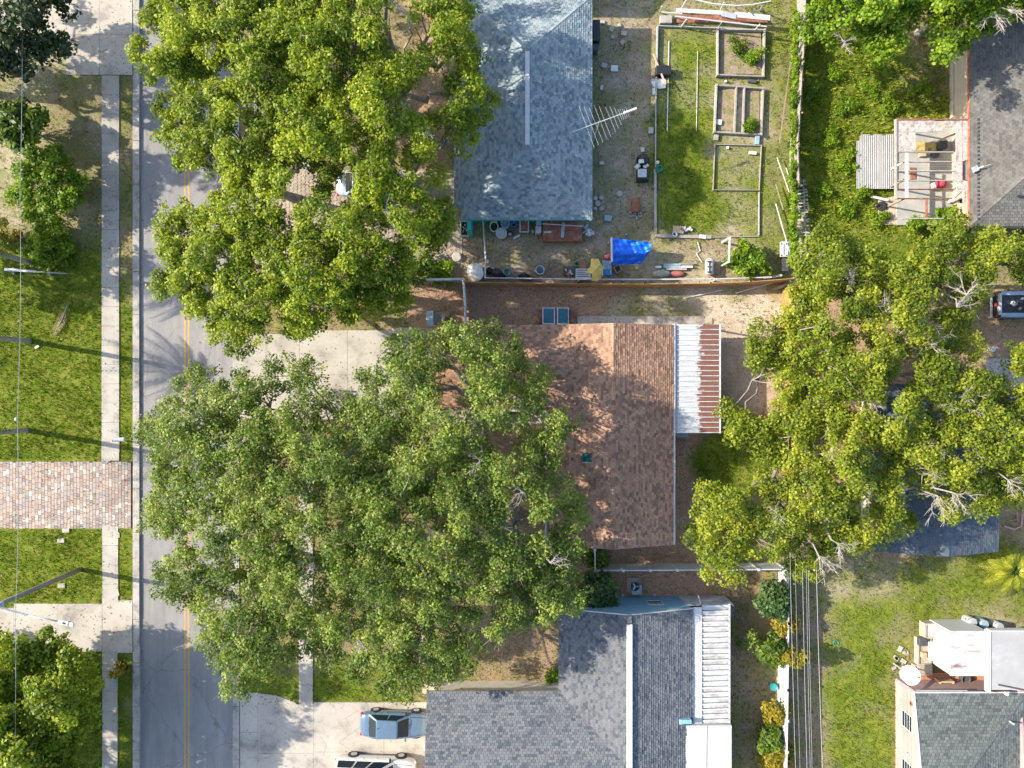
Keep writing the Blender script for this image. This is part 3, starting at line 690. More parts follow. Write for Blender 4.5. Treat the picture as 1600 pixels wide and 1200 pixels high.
# white sheet gutter strip, ribbed metal patio roof, flat white roof
MB().slab([(cx1+.03,Y(1131,2.5),2.5),(X(1097,2.45),Y(1131,2.5),2.46),(X(1097,2.45),Y(949,2.5),2.46),(cx1+.03,Y(949,2.5),2.5)], .05).build('flashing', M['vinyl'], hC)
pc = MB().box(X(1098,2.4), X(1139,2.3)-.1, Y(1132,2.35)+.05, Y(946,2.35)-.05, 2.16, 2.2).build('patio_cover', M['wood'], hC)
n_ = 22; ribm = surf('streaked_white_metal', (.45,.455,.455), .12, 3, .45, bmp=.05, c2=(.30,.27,.24), scale2=1.1)
for i in range(n_):
    a = Y(1132,2.35) + (Y(945,2.35)-Y(1132,2.35))*i/n_; b = Y(1132,2.35) + (Y(945,2.35)-Y(1132,2.35))*(i+1)/n_; xl, xr = X(1097.5,2.4), X(1139,2.25); q = (b-a)
    MB().slab([(xl,a+.02,2.40),(xr,a+.02,2.24),(xr,a+q*.62,2.24),(xl,a+q*.62,2.40)], .03).build('roof_panel', ribm, pc)
    MB().bar((xl,a+q*.8,2.43), (xr,a+q*.8,2.27), q*.3, .07).build('roof_rib', M['metal_white'], pc)
MB().bar((X(1139,2.25)+.04, Y(1134,2.3), 2.22), (X(1139,2.25)+.04, Y(944,2.3), 2.22), .08, .12).build('gutter', M['metal_white'], pc)
for py_ in (1130, 1040, 948): MB().box(X(1136,2.2)-.05, X(1136,2.2)+.05, Y(py_,2.3)-.05, Y(py_,2.3)+.05, 0, 2.15).build('post', M['metal_white'], hC)
fl = MB().box(X(1066,2.7), X(1143,2.7), Y(1330,2.7), Y(1133.5,2.7), 2.5, 2.72).build('flat_roof', surf('white_membrane', (.43,.43,.415), .05, 1.2, .6, c2=(.41,.405,.37), scale2=.7), hC)
MB().bar((X(1103,2.72), Y(1330,2.72), 2.722), (X(1105,2.72), Y(1134,2.72), 2.722), .03, .015).build('seam', M['darkgrey'], fl)
MB().box(X(1072), X(1121), Y(1330), Y(1145), -.1, 2.5).build('wall', M['bluewall'], hC)
MB().box(X(1062,3.0), X(1081,3.0), Y(1131.5,3.0), Y(1125,3.0), 2.5, 3.0).build('roof_box', M['bluewall'], hC, bevel=.03)
MB().tube([W(1061,1128.5,2.75), W(1066,1128.5,2.75)], .13, 10).build('vent_hood', M['metal_white'], hC)
# screened corner with dark mesh
sc_ = MB().box(X(1062), X(1132), Y(948), Y(931), 0, 2.0).build('screen_room', M['darkgrey'], hC)
for q in ((1060,932,1128,930.4), (1128,932,1130.5,930)): MB().box(X(q[0]), X(q[2])+.05, Y(q[1]), Y(q[3]), 0, 2.05).build('screen_frame', M['metal_white'], hC)
MB().bar(W(1091,930.5,1.9), W(1095,944,2.1), .05, .05).build('screen_frame', M['metal_white'], hC)
for px_ in (955, 973, 1023): MB().tube([W(px_,928,.2), W(px_,931.5,.25)], .04, 8).build('pipe_stub', M['metal_white'], hC)

# ---- pink house (bottom right)
hD = thing('house', W(1500,1140), 'pink stucco house with grey-green shingle roof at the lower right', 'house')
ZD = 2.5; dx0, dx1, dy0, dy1 = X(1429,ZD), X(1606,ZD), Y(1440,ZD), Y(1083,ZD)
hw = (dy1-dy0)/2; zrd = ZD + .17*hw; ym = (dy0+dy1)/2
r0 = Vector((dx0,ym,zrd)); r1 = Vector((max(dx1-hw, dx0+.6),ym,zrd))
fD = [[Vector((dx1,dy1,ZD)), Vector((dx0,dy1,ZD)), r0, r1], [Vector((dx0,dy0,ZD)), Vector((dx1,dy0,ZD)), r1, r0], [Vector((dx1,dy0,ZD)), Vector((dx1,dy1,ZD)), r1]]
roof(hD, fD, M['sh_green'], caps=[(Vector((dx1,dy1,ZD)), r1)], tab=.26, exp_=.19, capmat=M['darkgrey'])
MB().bar((dx0-.03,dy1,ZD-.03), (dx0-.03,ym,zrd-.03), .06, .16).build('rake_trim', M['white_paint'], hD)
MB().bar((dx0,dy1+.04,ZD-.05), (dx1,dy1+.04,ZD-.05), .08, .14).build('fascia', M['white_paint'], hD)
walls(hD, dx0+.12, dx1-.4, dy0+.4, dy1-.12, ZD-.14, M['pinkwall'], gables=('x', zrd-.2))
window(hD, (dx0+.12, Y(1111), 1.45), 1.0, 1.15, 'x-', bars=3); window(hD, (dx0+.12, Y(1185), 1.45), 1.0, 1.15, 'x-', bars=3)
MB().lathe((0,0,0), [(.17,0),(.19,.03),(.12,.03),(.11,0)], 16).build('wall_plaque', M['terracotta'], None)
pl = bpy.data.objects['wall_plaque']; pl.parent = hD; pl.rotation_euler = (0, -math.pi/2, 0); pl.location = Vector((dx0+.11, Y(1080), 1.9)) - hD.location
wl = MB().lathe((0,0,0), [(.12,0),(.12,.12),(.05,.16)], 12).build('wall_lamp', M['metal_grey'], hD); wl.rotation_euler = (0,-math.pi/2,0); wl.location = Vector((dx0+.1, Y(1160), 1.6)) - hD.location
# courtyard wall, floor and beams north of the shingles
MB().box(X(1428), X(1545), Y(1077), Y(1050), -.05, .12).build('courtyard_floor', M['terracotta'], hD)
MB().slab([W(1400,1064,2.2), W(1428,1082.5,2.4), W(1430,1080,2.4), W(1402,1061,2.2)], .12).build('beam', M['pinkwall'], hD)
MB().box(X(1406), X(1425), Y(1078), Y(1062), 0, .9).build('low_wall', M['pinkwall'], hD)
MB().slab([W(1430,1081,2.3), W(1512,1081,2.3), W(1512,1079,2.3), W(1430,1079,2.3)], .1).build('beam', M['white_paint'], hD)
fr_ = MB().box(X(1548,2.9), X(1660,2.9), Y(1078,2.9), Y(987,2.9), 2.5, 2.9).build('flat_roof', surf('grey_membrane', (.30,.295,.29), .1, .9, .7, c2=(.38,.375,.37), scale2=.5), hD)
MB().box(X(1545.5,2.92), X(1547.8,2.92), Y(1083,2.92), Y(986,2.92), 2.45, 2.95).build('parapet', M['white_paint'], hD)
MB().box(X(1548,2.92), X(1660,2.92), Y(986.8,2.92), Y(985,2.92), 2.45, 2.95).build('parapet', M['white_paint'], hD)
MB().box(X(1552), X(1660), Y(1070), Y(990), -.05, 2.5).build('wall', M['pinkwall'], hD)
MB().tube([W(1560,1070,2.95), W(1600,1078,2.95)], .05, 6).build('conduit', M['darkgrey'], hD)
MB().lathe(W(1571,1083,2.9), [(.11,0),(.11,.2),(.02,.28)], 12).build('vent_cap', M['white_paint'], hD)
MB().tube([W(1576,1126,2.7), W(1576,1126,2.7)+Vector((0,0,.5))], .06).build('vent_pipe', M['metal_grey'], hD)
# white box shed with stained flat top
sD = thing('shed', W(1500,1010), 'white box shed with rust-stained flat top beside the pink house', 'shed')
def stained():
    m, t, b = nodes('stained_white_top')
    f = noise(t, .9, 6, .75, stretch=(.7,2.2,1)); t.links.new(ramp(t, f, [(.5, (.42,.42,.415)), (.60, (.33,.29,.265)), (.70, (.14,.085,.065))]), b.inputs['Base Color']); b.inputs['Roughness'].default_value = .5
    return m
zt = 2.35
MB().box(X(1485,zt), X(1543,zt), Y(1055,zt), Y(986,zt), 0, zt).build('body', M['white_paint'], sD, bevel=.02)
MB().box(X(1485,zt)-.04, X(1543,zt)+.02, Y(1055,zt)-.03, Y(986,zt)+.03, zt, zt+.05).build('top', stained(), sD)
MB().box(X(1544,1.5), X(1548,1.5), Y(1054,1.5), Y(990,1.5), 0, 2.2).build('corner_post', M['wood_red'], sD)
MB().slab([W(1451,1032,1.2), W(1483,1032,1.9), W(1483,1003,1.9), W(1451,1003,1.2)], .05).build('awning', M['metal_white'], sD)
for i in range(9): MB().bar(W(1455+i*3.2,1031.5,1.30+.075*i), W(1455+i*3.2,1003.5,1.30+.075*i), .05, .03).build('awning_rib', M['metal_grey'], sD)
MB().box(X(1456), X(1520), Y(984.5,1.0), Y(970), 0, .05).build('step', M['concrete_old'], sD)

# ---- top right house and its ruined porch
hE = thing('house', W(1610,200), 'house with warm grey shingle roof behind the ruined porch', 'house')
ex0, ex1, ey0, ey1 = X(1516,ZE), X(1760,ZE), Y(353,ZE), Y(-60,ZE)
fE, cE = hip(ex0, ex1, ey0, ey1, ZE, .3); roof(hE, fE, M['sh_warm'], caps=cE, tab=.28, exp_=.18)
walls(hE, ex0+.4, ex1-.4, ey0+.4, ey1-.4, ZE-.12, M['tanwall'])
MB().box(ex0-.04, ex0-.01, ey0, ey1, ZE-.22, ZE).build('fascia', M['wood_red'], hE)
MB().box(X(1484), X(1513), Y(186), Y(96), -.05, .35).build('side_slab', M['tanwall'], hE)
MB().lathe(W(1589,305,3.3), [(.09,0),(.09,.35)], 10).build('vent_pipe', M['darkgrey'], hE)
for i in range(26): MB().box(X(1528.5,2.8)-.04, X(1528.5,2.8)+.04, Y(186+i*6.2,2.8)-.06, Y(186+i*6.2,2.8)+.06, 2.74, 2.83).build('roof_clip', M['darkgrey'], hE)
window(hE, (ex0+.4, Y(330), 1.4), 1.2, 1.0, 'x-')
# ---- navy roofed house under the right-hand trees
hF = thing('house', W(1465,740), 'house with dark navy shingle roof half hidden under the yellow-olive trees', 'house')
fx0, fx1, fy0, fy1 = X(1366,ZE), X(1560,ZE), Y(862,ZE), Y(600,ZE)
fF, cF = gable(fx0, fx1, fy0, fy1, ZE, ZE+1.3, 'y'); roof(hF, fF, M['sh_navy'], caps=cF)
walls(hF, fx0+.4, fx1-.4, fy0+.3, fy1-.3, ZE-.12, M['creamwall'], gables=('y', ZE+1.05))
MB().box(X(1409,2.2), X(1450,2.2), Y(866,2.2), Y(858,2.2), 2.1, 2.16).build('canopy', M['metal_white'], hF)
MB().tube([W(1424,860,2.3), W(1427,864,2.3), W(1433,864,2.3), W(1436,860,2.3)], .1, 8).build('arch', M['black'], hF)
# ------------------------------------------------------------------ trees and plants
def unit(v): return v/np.maximum(np.linalg.norm(v, axis=-1, keepdims=True), 1e-9)
def leaves(cent, rad, nsub, nleaf, ll, lw, rs=.42, flat=.75, up=.55, spread=(.45, 1.0), droop=0.0):
    """leaf quads in sub-balls over clumps. returns verts, quads, tint"""
    n = len(cent); d = unit(NR.normal(size=(n, nsub, 3))); d[..., 2] = np.abs(d[..., 2])*1.0 - .28*NR.random((n, nsub))
    sub = cent[:, None] + d*(rad[:, None, None]*NR.uniform(*spread, (n, nsub, 1)))*np.array([1, 1, flat])
    tint = np.clip(np.repeat(NR.normal(.5, .30, (n, 1)), nsub, 1) + NR.normal(0, .22, (n, nsub)), 0, 1)
    sub = sub.reshape(-1, 3); tint = tint.reshape(-1); m = len(sub)
    dl = unit(NR.normal(size=(m, nleaf, 3))); dl[..., 2] = dl[..., 2]*.8 + .15
    pos = sub[:, None] + dl*(rs*NR.uniform(.45, 1.1, (m, nleaf, 1)))
    nrm = unit(dl*.7 + np.array([0, 0, up]) + NR.normal(0, .42, (m, nleaf, 3)))
    pos = pos.reshape(-1, 3); nrm = nrm.reshape(-1, 3); k = len(pos)
    t = unit(np.cross(nrm, unit(NR.normal(size=(k, 3))))); b = np.cross(nrm, t); sz = NR.uniform(.5, 1.45, (k, 1))
    t = t*ll*.5*sz; b = b*lw*.5*sz
    v = np.stack([pos + t, pos + b + nrm*ll*.06, pos - t, pos - b + nrm*ll*.06], 1).reshape(-1, 3)
    return v, np.arange(k*4).reshape(-1, 4), np.repeat(tint, nleaf)
def branch(mb, a, b, r0, r1, seg=4, wob=.12, n=5, sag=0.0):
    a = Vector(a); b = Vector(b); ln = (b-a).length; pts = []
    for i in range(seg+1):
        t = i/seg; p = a.lerp(b, t)
        if 0 < i < seg: p += Vector((rnd.gauss(0, wob), rnd.gauss(0, wob), rnd.gauss(0, wob*.6)))*ln*.35
        p.z += sag*ln*4*t*(1-t); pts.append(p)
    mb.tube(pts, [r0 + (r1-r0)*i/seg for i in range(seg+1)], n, cap=False); return pts
def dead_fan(mb, root, out, length, n=6):
    length *= .8
    for _ in range(n):
        d = (Vector(out) + Vector((rnd.gauss(0,.55), rnd.gauss(0,.55), rnd.gauss(.1,.4)))).normalized(); l = length*rnd.uniform(.5, 1.15)
        pts = branch(mb, root, Vector(root) + d*l, .024, .011, 4, .16, 4)
        for p in pts[1:]:
            for _k in range(3):
                d2 = (d + Vector((rnd.gauss(0,.7), rnd.gauss(0,.7), rnd.gauss(0,.5)))).normalized()
                branch(mb, p, p + d2*l*rnd.uniform(.2,.42), .013, .007, 2, .1, 3)
def edge_dist(px, py, poly):
    d = np.full(px.shape, 1e9)
    for i in range(len(poly)):
        x0, y0 = poly[i]; x1, y1 = poly[(i+1) % len(poly)]; l2 = (x1-x0)**2 + (y1-y0)**2
        t = np.clip(((px-x0)*(x1-x0) + (py-y0)*(y1-y0))/l2, 0, 1)
        d = np.minimum(d, np.hypot(px - x0 - t*(x1-x0), py - y0 - t*(y1-y0)))
    return d
def canopy(poly, trees, ze, zt, sp, cr, leaf, bark, nsub, nleaf, ll, lw, holes=(), lower=.25, rs=.42, inset=10, fall=90, skip=0.0, dead=(), flat=.75, fork=.33, group=None, spread=(.45,1.0), up=.55, twigs=0, name='oak_tree', limbr=1.0, thin=()):
    xs = [p[0] for p in poly]; ys = [p[1] for p in poly]; pts = []
    rows = int((max(ys)-min(ys))/(sp*.866)) + 2
    for j in range(rows):
        for i in range(int((max(xs)-min(xs))/sp) + 2):
            pts.append((min(xs) + i*sp + (j % 2)*sp*.5, min(ys) + j*sp*.866))
    p = np.array(pts) + NR.normal(0, sp*.24, (len(pts), 2))
    ok = inpoly(p[:, 0], p[:, 1], poly) & (edge_dist(p[:, 0], p[:, 1], poly) > inset*NR.uniform(.3, 1.2, len(p)))
    for hx, hy, hr in holes: ok &= np.hypot(p[:, 0]-hx, p[:, 1]-hy) > hr + inset*.6
    ok &= NR.random(len(p)) > skip
    for tx, ty, tr_, tk in thin: ok &= ~((np.hypot(p[:, 0]-tx, p[:, 1]-ty) < tr_) & (NR.random(len(p)) < tk))
    p = p[ok]; ed = edge_dist(p[:, 0], p[:, 1], poly)
    z = ze + (zt-ze)*(1-np.exp(-ed/fall*1.6)) + NR.normal(0, .55, len(p)) + .7*np.sin(p[:,0]*.045+1)*np.sin(p[:,1]*.05)
    low = NR.random(len(p)) < lower; z[low] -= NR.uniform(.8, 2.6, low.sum())
    k = (H - z)/H; c = np.stack([(p[:, 0]-800)*S*k, (600-p[:, 1])*S*k, z], 1)
    rad = cr*NR.uniform(.75, 1.25, len(p)); rad[low] *= .9
    tp = np.array([t[0] for t in trees], float); own = np.argmin(np.hypot(p[:, 0, None]-tp[:, 0], p[:, 1, None]-tp[:, 1]), 1)
    for ti, (tpx, label) in enumerate(trees):
        idx = np.where(own == ti)[0]; cc = c[idx]; base = W(tpx[0], tpx[1], 0)
        # the trunk stands on the ground under the crown: take the crown point seen there back to the ground
        cz = float(cc[:, 2].mean()); base = Vector((X(tpx[0], cz), Y(tpx[1], cz), 0))
        e = thing(name, base, label, 'tree', group)
        fz = cz*fork; fk = base + Vector((rnd.gauss(0,.25), rnd.gauss(0,.25), fz)); sc_ = limbr*math.sqrt(len(idx)/60)
        tr = MB(); tr.tube([base - Vector((0,0,.15)), base + Vector((0,0,.25)), base.lerp(fk, .6), fk + Vector((0,0,.2))], [.46*sc_, .34*sc_, .28*sc_, .26*sc_], 10); tr.build('trunk', bark, e, smooth=True)
        # limbs by grouping the clumps
        ng = max(3, len(idx)//11); seeds = cc[NR.choice(len(cc), ng, replace=False)]
        for _ in range(5):
            g = np.argmin(((cc[:, None, :2]-seeds[None, :, :2])**2).sum(-1), 1)
            for q in range(ng):
                if (g == q).any(): seeds[q] = cc[g == q].mean(0)
        br = MB(); first = True
        for q in range(ng):
            mem = cc[g == q]
            if not len(mem): continue
            end = Vector(mem.mean(0)) - Vector((0, 0, 1.1)); lp = branch(br, fk, end, .17*sc_, .075, 6, .13, 6, sag=.05)
            for m_ in mem:
                st = lp[rnd.choice((3, 4, 5, 6))]; bp = branch(br, st, Vector(m_) + Vector((0,0,.25)), .055, .018, 3, .16, 4)
                for _t in range(twigs):
                    d_ = Vector((rnd.gauss(0,1), rnd.gauss(0,1), rnd.uniform(-.05,.9))).normalized()
                    branch(br, bp[-2 if _t % 2 else -1], Vector(m_) + d_*cr*rnd.uniform(.8,1.35), .022, .009, 3, .14, 3)
        br.build('branches', bark, e, smooth=True)
        v, f, ti_ = leaves(cc, rad[idx], nsub, nleaf, ll, lw, rs, flat, up, spread)
        raw_mesh('crown', v, f, leaf, e, {'tint': ti_}, origin=list(base), kind='stuff')
        mine = [d for d in dead if int(np.argmin(np.hypot(tp[:, 0]-d[0], tp[:, 1]-d[1]))) == ti]
        for d in mine:
            dm = MB(); zz = zt - .2; root = W(d[0], d[1], zz); toc = W(tpx[0], tpx[1], zz)
            branch(dm, root.lerp(fk, .45), root, .07, .04, 4, .1, 5)
            dead_fan(dm, root, Vector((d[2], -d[3], .25)), d[4]); dm.build('dead_branch', M['deadwood'], e)

T1 = [(236,-60),(232,30),(205,52),(200,95),(225,120),(262,128),(240,150),(252,190),(245,232),(272,258),(298,268),(322,262),(330,300),(262,318),(236,345),(228,400),(230,455),(268,480),(278,510),(318,488),(325,525),(360,548),(398,545),(425,520),(468,540),(515,508),(560,512),(600,490),(622,515),(640,480),(660,440),(676,400),(712,352),(704,300),(694,255),(728,232),(766,182),(780,120),(752,78),(734,-60)]
canopy(T1, [((420,60), 'bright green oak crown at the top edge, overhanging the street'), ((600,90), 'bright green oak crown touching the grey-blue roof'), ((390,250), 'bright green oak crown over the upper street, middle of its row'), ((610,250), 'sparse bright green oak crown over the shaded paver drive'), ((360,420), 'bright green oak crown over the street above the concrete drive'), ((540,430), 'bright green oak crown right above the clean concrete drive')],
       6.2, 9.9, 23, .78, M['leaf_bright'], M['bark'], 13, 50, .155, .105,
       holes=[(622,38,22),(640,72,8),(668,165,20),(640,150,12),(618,255,13),(650,290,10),(476,282,22),(546,298,16),(572,348,11),(612,362,12),(382,205,12),(282,150,12),(345,285,20),(300,300,10),(470,310,10),(430,500,10),(695,105,12)],
       skip=.09, rs=.37, fall=70, inset=13, group='bright oaks above the drive', dead=[(640,25,-.6,-.3,1.2),(400,160,.2,.8,1.0),(560,255,.9,.2,1.2),(600,330,.5,-.6,1.2),(470,215,.4,-.3,1.0),(610,180,.9,0,1.1),(660,200,.7,.5,1.0),(330,90,.1,-.9,.9),(480,430,.6,.3,1.0)], twigs=2, thin=[(690,60,80,.26),(690,180,80,.26),(650,270,60,.12)])
T2 = [(292,556),(350,578),(440,566),(490,566),(512,592),(545,612),(562,590),(572,535),(605,520),(640,528),(690,512),(735,474),(785,498),(800,528),(848,552),(862,590),(892,640),(898,690),(880,722),(902,764),(918,830),(918,880),(905,915),(912,945),(898,965),(868,970),(832,1000),(790,1008),(742,1048),(700,1058),(655,1085),(612,1092),(560,1052),(520,1050),(486,1030),(462,1035),(430,1060),(380,1092),(332,1062),(312,1010),(318,960),(290,938),(258,928),(240,872),(226,780),(240,738),(212,690),(240,648),(254,610),(276,582)]
canopy(T2, [((360,700), 'grey-green oak crown leaning over the street opposite the paver drive'), ((560,700), 'grey-green oak crown below the clean concrete drive'), ((740,600), 'thin grey-green oak crown over the brown garage wing'), ((400,920), 'grey-green oak crown over the lower street beside the street lamp'), ((610,900), 'widest grey-green oak crown in the middle of the front yard'), ((800,840), 'grey-green oak crown against the brown main roof')],
       6.0, 9.9, 26, .86, M['leaf_grey'], M['bark'], 14, 42, .145, .095,
       holes=[(425,640,9),(470,600,6),(712,560,8),(715,605,13),(700,630,12),(735,665,12),(760,680,15),(790,640,7),(806,815,8),(835,990,18),(640,690,6),(497,800,8),(680,820,10),(495,870,8),(550,700,7),(850,640,10),(800,700,8),(470,1000,8),(760,960,10),(520,650,8)],
       skip=.11, lower=.3, rs=.38, fall=110, inset=12, group='grey-green oaks of the front yard', spread=(.45,1.12), twigs=3, limbr=1.25, thin=[(850,620,80,.2),(850,760,70,.18)],
       dead=[(670,830,.2,.6,1.3),(490,880,-.3,.8,1.2),(750,720,-.2,.9,1.2),(820,770,-.8,.1,1.1),(560,1000,.4,.6,1.0),(860,880,.6,-.4,1.0)])
T3 = [(1240,392),(1268,345),(1320,352),(1345,375),(1395,382),(1430,372),(1452,345),(1490,325),(1512,352),(1520,372),(1560,355),(1680,365),(1680,440),(1560,438),(1530,452),(1532,500),(1552,535),(1600,542),(1680,580),(1680,760),(1592,792),(1562,826),(1520,802),(1478,815),(1440,785),(1438,838),(1370,850),(1368,868),(1310,862),(1275,902),(1236,898),(1185,875),(1128,912),(1090,880),(1072,800),(1092,738),(1130,742),(1175,770),(1190,712),(1128,690),(1122,640),(1148,622),(1185,645),(1208,648),(1208,588),(1180,592),(1128,545),(1135,508),(1172,500),(1208,515),(1216,470),(1234,446)]
canopy(T3, [((1330,430), 'yellow-green tree behind the end of the orange fence'), ((1520,405), 'dark leaved tree above the parked truck'), ((1270,560), 'yellow-green tree leaning over the back fence of the patio'), ((1430,560), 'yellow-olive tree with bleached dead limbs left of the truck'), ((1250,780), 'yellow-green tree over the fence corner by the power lines'), ((1140,820), 'low yellow-olive tree beside the brown roof gutter'), ((1560,680), 'yellow-olive tree with dead limbs at the right edge'), ((1400,740), 'yellow-olive tree spreading over the navy roof')],
       5.6, 9.0, 25, .84, M['leaf_olive'], M['bark'], 14, 48, .15, .103,
       holes=[(1342,372,12),(1452,500,8),(1478,520,9),(1440,640,14),(1380,640,8),(1545,555,20),(1250,740,9),(1345,800,8),(1425,790,14),(1500,700,8),(1580,590,12),(1390,610,12),(1470,750,12),(1480,460,9),(1420,560,8),(1350,540,8)],
       skip=.08, rs=.38, lower=.3, fall=70, inset=12, group='yellow-green trees on the right', twigs=2,
       dead=[(1335,425,-.3,.5,1.0),(1390,490,-.3,-.7,1.4),(1432,495,.1,.9,1.4),(1510,460,.4,-.8,1.5),(1495,480,.7,-.7,1.2),(1445,530,.6,.5,1.4),(1490,620,-.9,.2,1.6),(1460,690,-.9,.2,1.5),(1500,630,.8,-.4,1.4),(1470,730,-.7,.6,1.6),(1520,695,.7,.2,1.2),(1465,775,-.1,1,1.7),(1490,770,.2,1,1.4),(1300,700,-.3,.5,1.2),(1350,620,.6,.5,1.2),(1340,705,.1,.6,1.1),(1280,870,.3,.9,1.4),(1310,850,.5,.7,1.2),(1215,800,-.5,.4,1.0),(1575,750,.3,.5,1.2)])
T4 = [(1262,-80),(1258,40),(1272,72),(1300,74),(1345,62),(1372,90),(1400,85),(1408,50),(1440,10),(1452,50),(1460,90),(1490,98),(1515,62),(1560,40),(1600,22),(1690,10),(1690,-80)]
canopy(T4, [((1350,-20), 'yellow-green tree at the top edge behind the vine-covered fence'), ((1520,-20), 'yellow-green tree overhanging the top of the warm grey roof')], 4.8, 7.2, 24, .95, M['leaf_lime'], M['bark'], 14, 38, .195, .13, rs=.37, skip=.05, fall=60, group='trees along the top right', twigs=1, dead=[(1555,20,.3,.8,1.5),(1575,15,.7,.6,1.3),(1320,65,.0,.8,1.0)])
T5 = [(-80,-80),(140,-80),(135,20),(112,62),(98,98),(60,112),(30,120),(-10,128),(-80,120)]
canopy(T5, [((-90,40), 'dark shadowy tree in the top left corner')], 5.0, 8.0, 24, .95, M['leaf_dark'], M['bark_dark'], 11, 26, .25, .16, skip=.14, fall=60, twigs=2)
T6 = [(-120,1000),(-20,990),(20,985),(75,985),(130,1010),(152,1040),(150,1100),(128,1150),(120,1230),(60,1290),(-120,1290)]
canopy(T6, [((30,1110), 'dense dark green tree in the lower left corner')], 4.2, 6.8, 22, .82, M['leaf_bright'], M['bark'], 13, 44, .2, .14, skip=.02, fall=60)
# trees just left of the frame: their shade lies on the lawn and street
for poly, tp, lab in (([(-330,270),(-220,255),(-130,290),(-125,380),(-200,440),(-330,440)], (-220,345), 'broad tree just beyond the left edge shading the lawn'),
                      ([(-330,-60),(-180,-80),(-110,0),(-120,100),(-200,160),(-330,150)], (-220,40), 'broad tree just beyond the upper left edge shading the street'),
                      ([(-225,-85),(-120,-85),(-80,-20),(-95,50),(-170,75),(-235,40)], (-160,-10), 'unseen tree added beyond the top left corner to shade the drive mouth'),  # unseen crown, added only to cast shade on the drive mouth
                      ([(-330,1060),(-150,1040),(-80,1120),(-90,1260),(-330,1280)], (-210,1160), 'broad tree just beyond the lower left edge shading the street')):
    canopy(poly, [(tp, lab)], *((7.2, 10.2) if 'upper' in lab else (4.5, 7.2) if 'just beyond the left' in lab or 'corner' in lab else (5.0, 8.5)), 26, 1.0, M['leaf_glossy'], M['bark'], 9, 18, .34, .23, fall=60, skip=.3, lower=.04)

def shrub(px, py, rpx, h, leaf, label, n=14, nsub=9, nleaf=26, ll=.22, lw=.13, cr=.42, name='shrub', group=None, cat='shrub', flat=.8, rs=.3, stems=6, sy=1.0):
    base = W(px, py, 0); e = thing(name, base, label, cat, group)
    st = MB(); cc = []
    for i in range(n):
        a = i*2.4; r_ = math.sqrt((i+.5)/n)*max(rpx*S - cr*.8, .05)
        c = base + Vector((r_*math.cos(a), r_*math.sin(a)*sy, h*(1 - .45*(r_/(rpx*S))**2) - .3 + rnd.gauss(0, .2))) + Vector((rnd.gauss(0,.22), rnd.gauss(0,.22), 0)); cc.append(c)
        if i < stems or i % 2 == 0: branch(st, base, c, .045, .015, 4, .1, 5)
    st.build('stems', M['bark'], e)
    v, f, t = leaves(np.array([list(c) for c in cc]), np.full(n, cr)*NR.uniform(.8, 1.2, n), nsub, nleaf, ll, lw, rs, flat)
    raw_mesh('foliage', v, f, leaf, e, {'tint': t}, origin=list(base), kind='stuff')
    return e
shrub(64, 212, 42, 2.6, M['leaf_glossy'], 'glossy broad-leaved small tree on the dry left lawn', 26, 9, 14, .42, .2, .5, name='small_tree', cat='tree')
shrub(100, 302, 60, 2.9, M['leaf_lime'], 'round lime-green bush beside the sidewalk on the left lawn', 48, 10, 34, .17, .12, .55, rs=.34)
shrub(88, 385, 46, 1.1, M['leaf_lime'], 'low shaded green bush below the round lime bush', 26, 8, 26, .18, .1, .5)
shrub(20, 375, 26, .9, M['leaf_gold'], 'yellow-green low plant at the left edge', 10, 7, 22, .2, .1, .35)
shrub(191, 1046, 13, .6, M['leaf_gold'], 'small yellow flowering plant on the verge by the lower sidewalk', 7, 6, 20, .14, .09, .2, rs=.2)
shrub(926, 915, 26, 2.6, M['leaf_bluegreen'], 'dark blue-green shrub against the blue stucco wall', 26, 9, 28, .2, .13, .5, sy=1.6)
shrub(926, 868, 16, 1.4, M['leaf_glossy'], 'small shaded shrub at the corner of the white fence', 9, 8, 22, .18, .12, .35)
shrub(1195, 925, 28, 2.2, M['leaf_bluegreen'], 'dark green shrub at the top of the long white fence', 24, 9, 24, .24, .13, .48)
shrub(1214, 968, 17, 1.7, M['leaf_gold'], 'golden shrub between green ones on the long white fence', 9, 8, 24, .2, .12, .4)
shrub(1200, 1005, 26, 1.9, M['leaf_glossy'], 'bright green long-leaved shrub halfway along the white fence', 20, 9, 16, .36, .13, .45)
shrub(1226, 1012, 16, 2.2, M['leaf_gold'], 'golden shrub leaning over the long white fence', 10, 8, 26, .2, .13, .4)
shrub(1168, 990, 15, 1.2, M['leaf_grey'], 'sparse grey-green sapling beside the ribbed patio roof', 8, 6, 14, .16, .09, .35)
shrub(1205, 1108, 17, 1.4, M['leaf_gold'], 'golden croton bush below the teal bowl', 10, 8, 22, .24, .12, .4)
shrub(1192, 1140, 20, 1.6, M['leaf_glossy'], 'green croton bush in the lower fence bed', 14, 9, 14, .36, .14, .42)
shrub(1205, 1172, 24, 1.5, M['leaf_gold'], 'large orange-gold croton bush in the lower fence bed', 18, 9, 22, .24, .12, .42)
shrub(1165, 413, 30, 1.4, M['leaf_lime'], 'bright green bush beside the orange fence', 20, 9, 26, .2, .12, .42, sy=.75)
shrub(1465, 352, 22, 1.8, M['leaf_lime'], 'green bush growing into the ruined porch', 16, 9, 24, .2, .13, .42)
shrub(1420, 352, 10, 1.2, M['leaf_lime'], 'thin green sapling at the porch corner', 6, 7, 20, .18, .1, .3)
shrub(867, 1050, 12, .9, M['leaf_lime'], 'small green plant at the corner of the slate-blue roof', 6, 7, 20, .18, .1, .26)
shrub(690, 430, 24, .8, M['leaf_lime'], 'low yellow-green plants beside the cone-topped tank', 14, 7, 22, .18, .08, .35)
shrub(665, 412, 16, .9, M['leaf_glossy'], 'small green plant on the edge of the hexagon pavers', 8, 7, 20, .18, .1, .3)
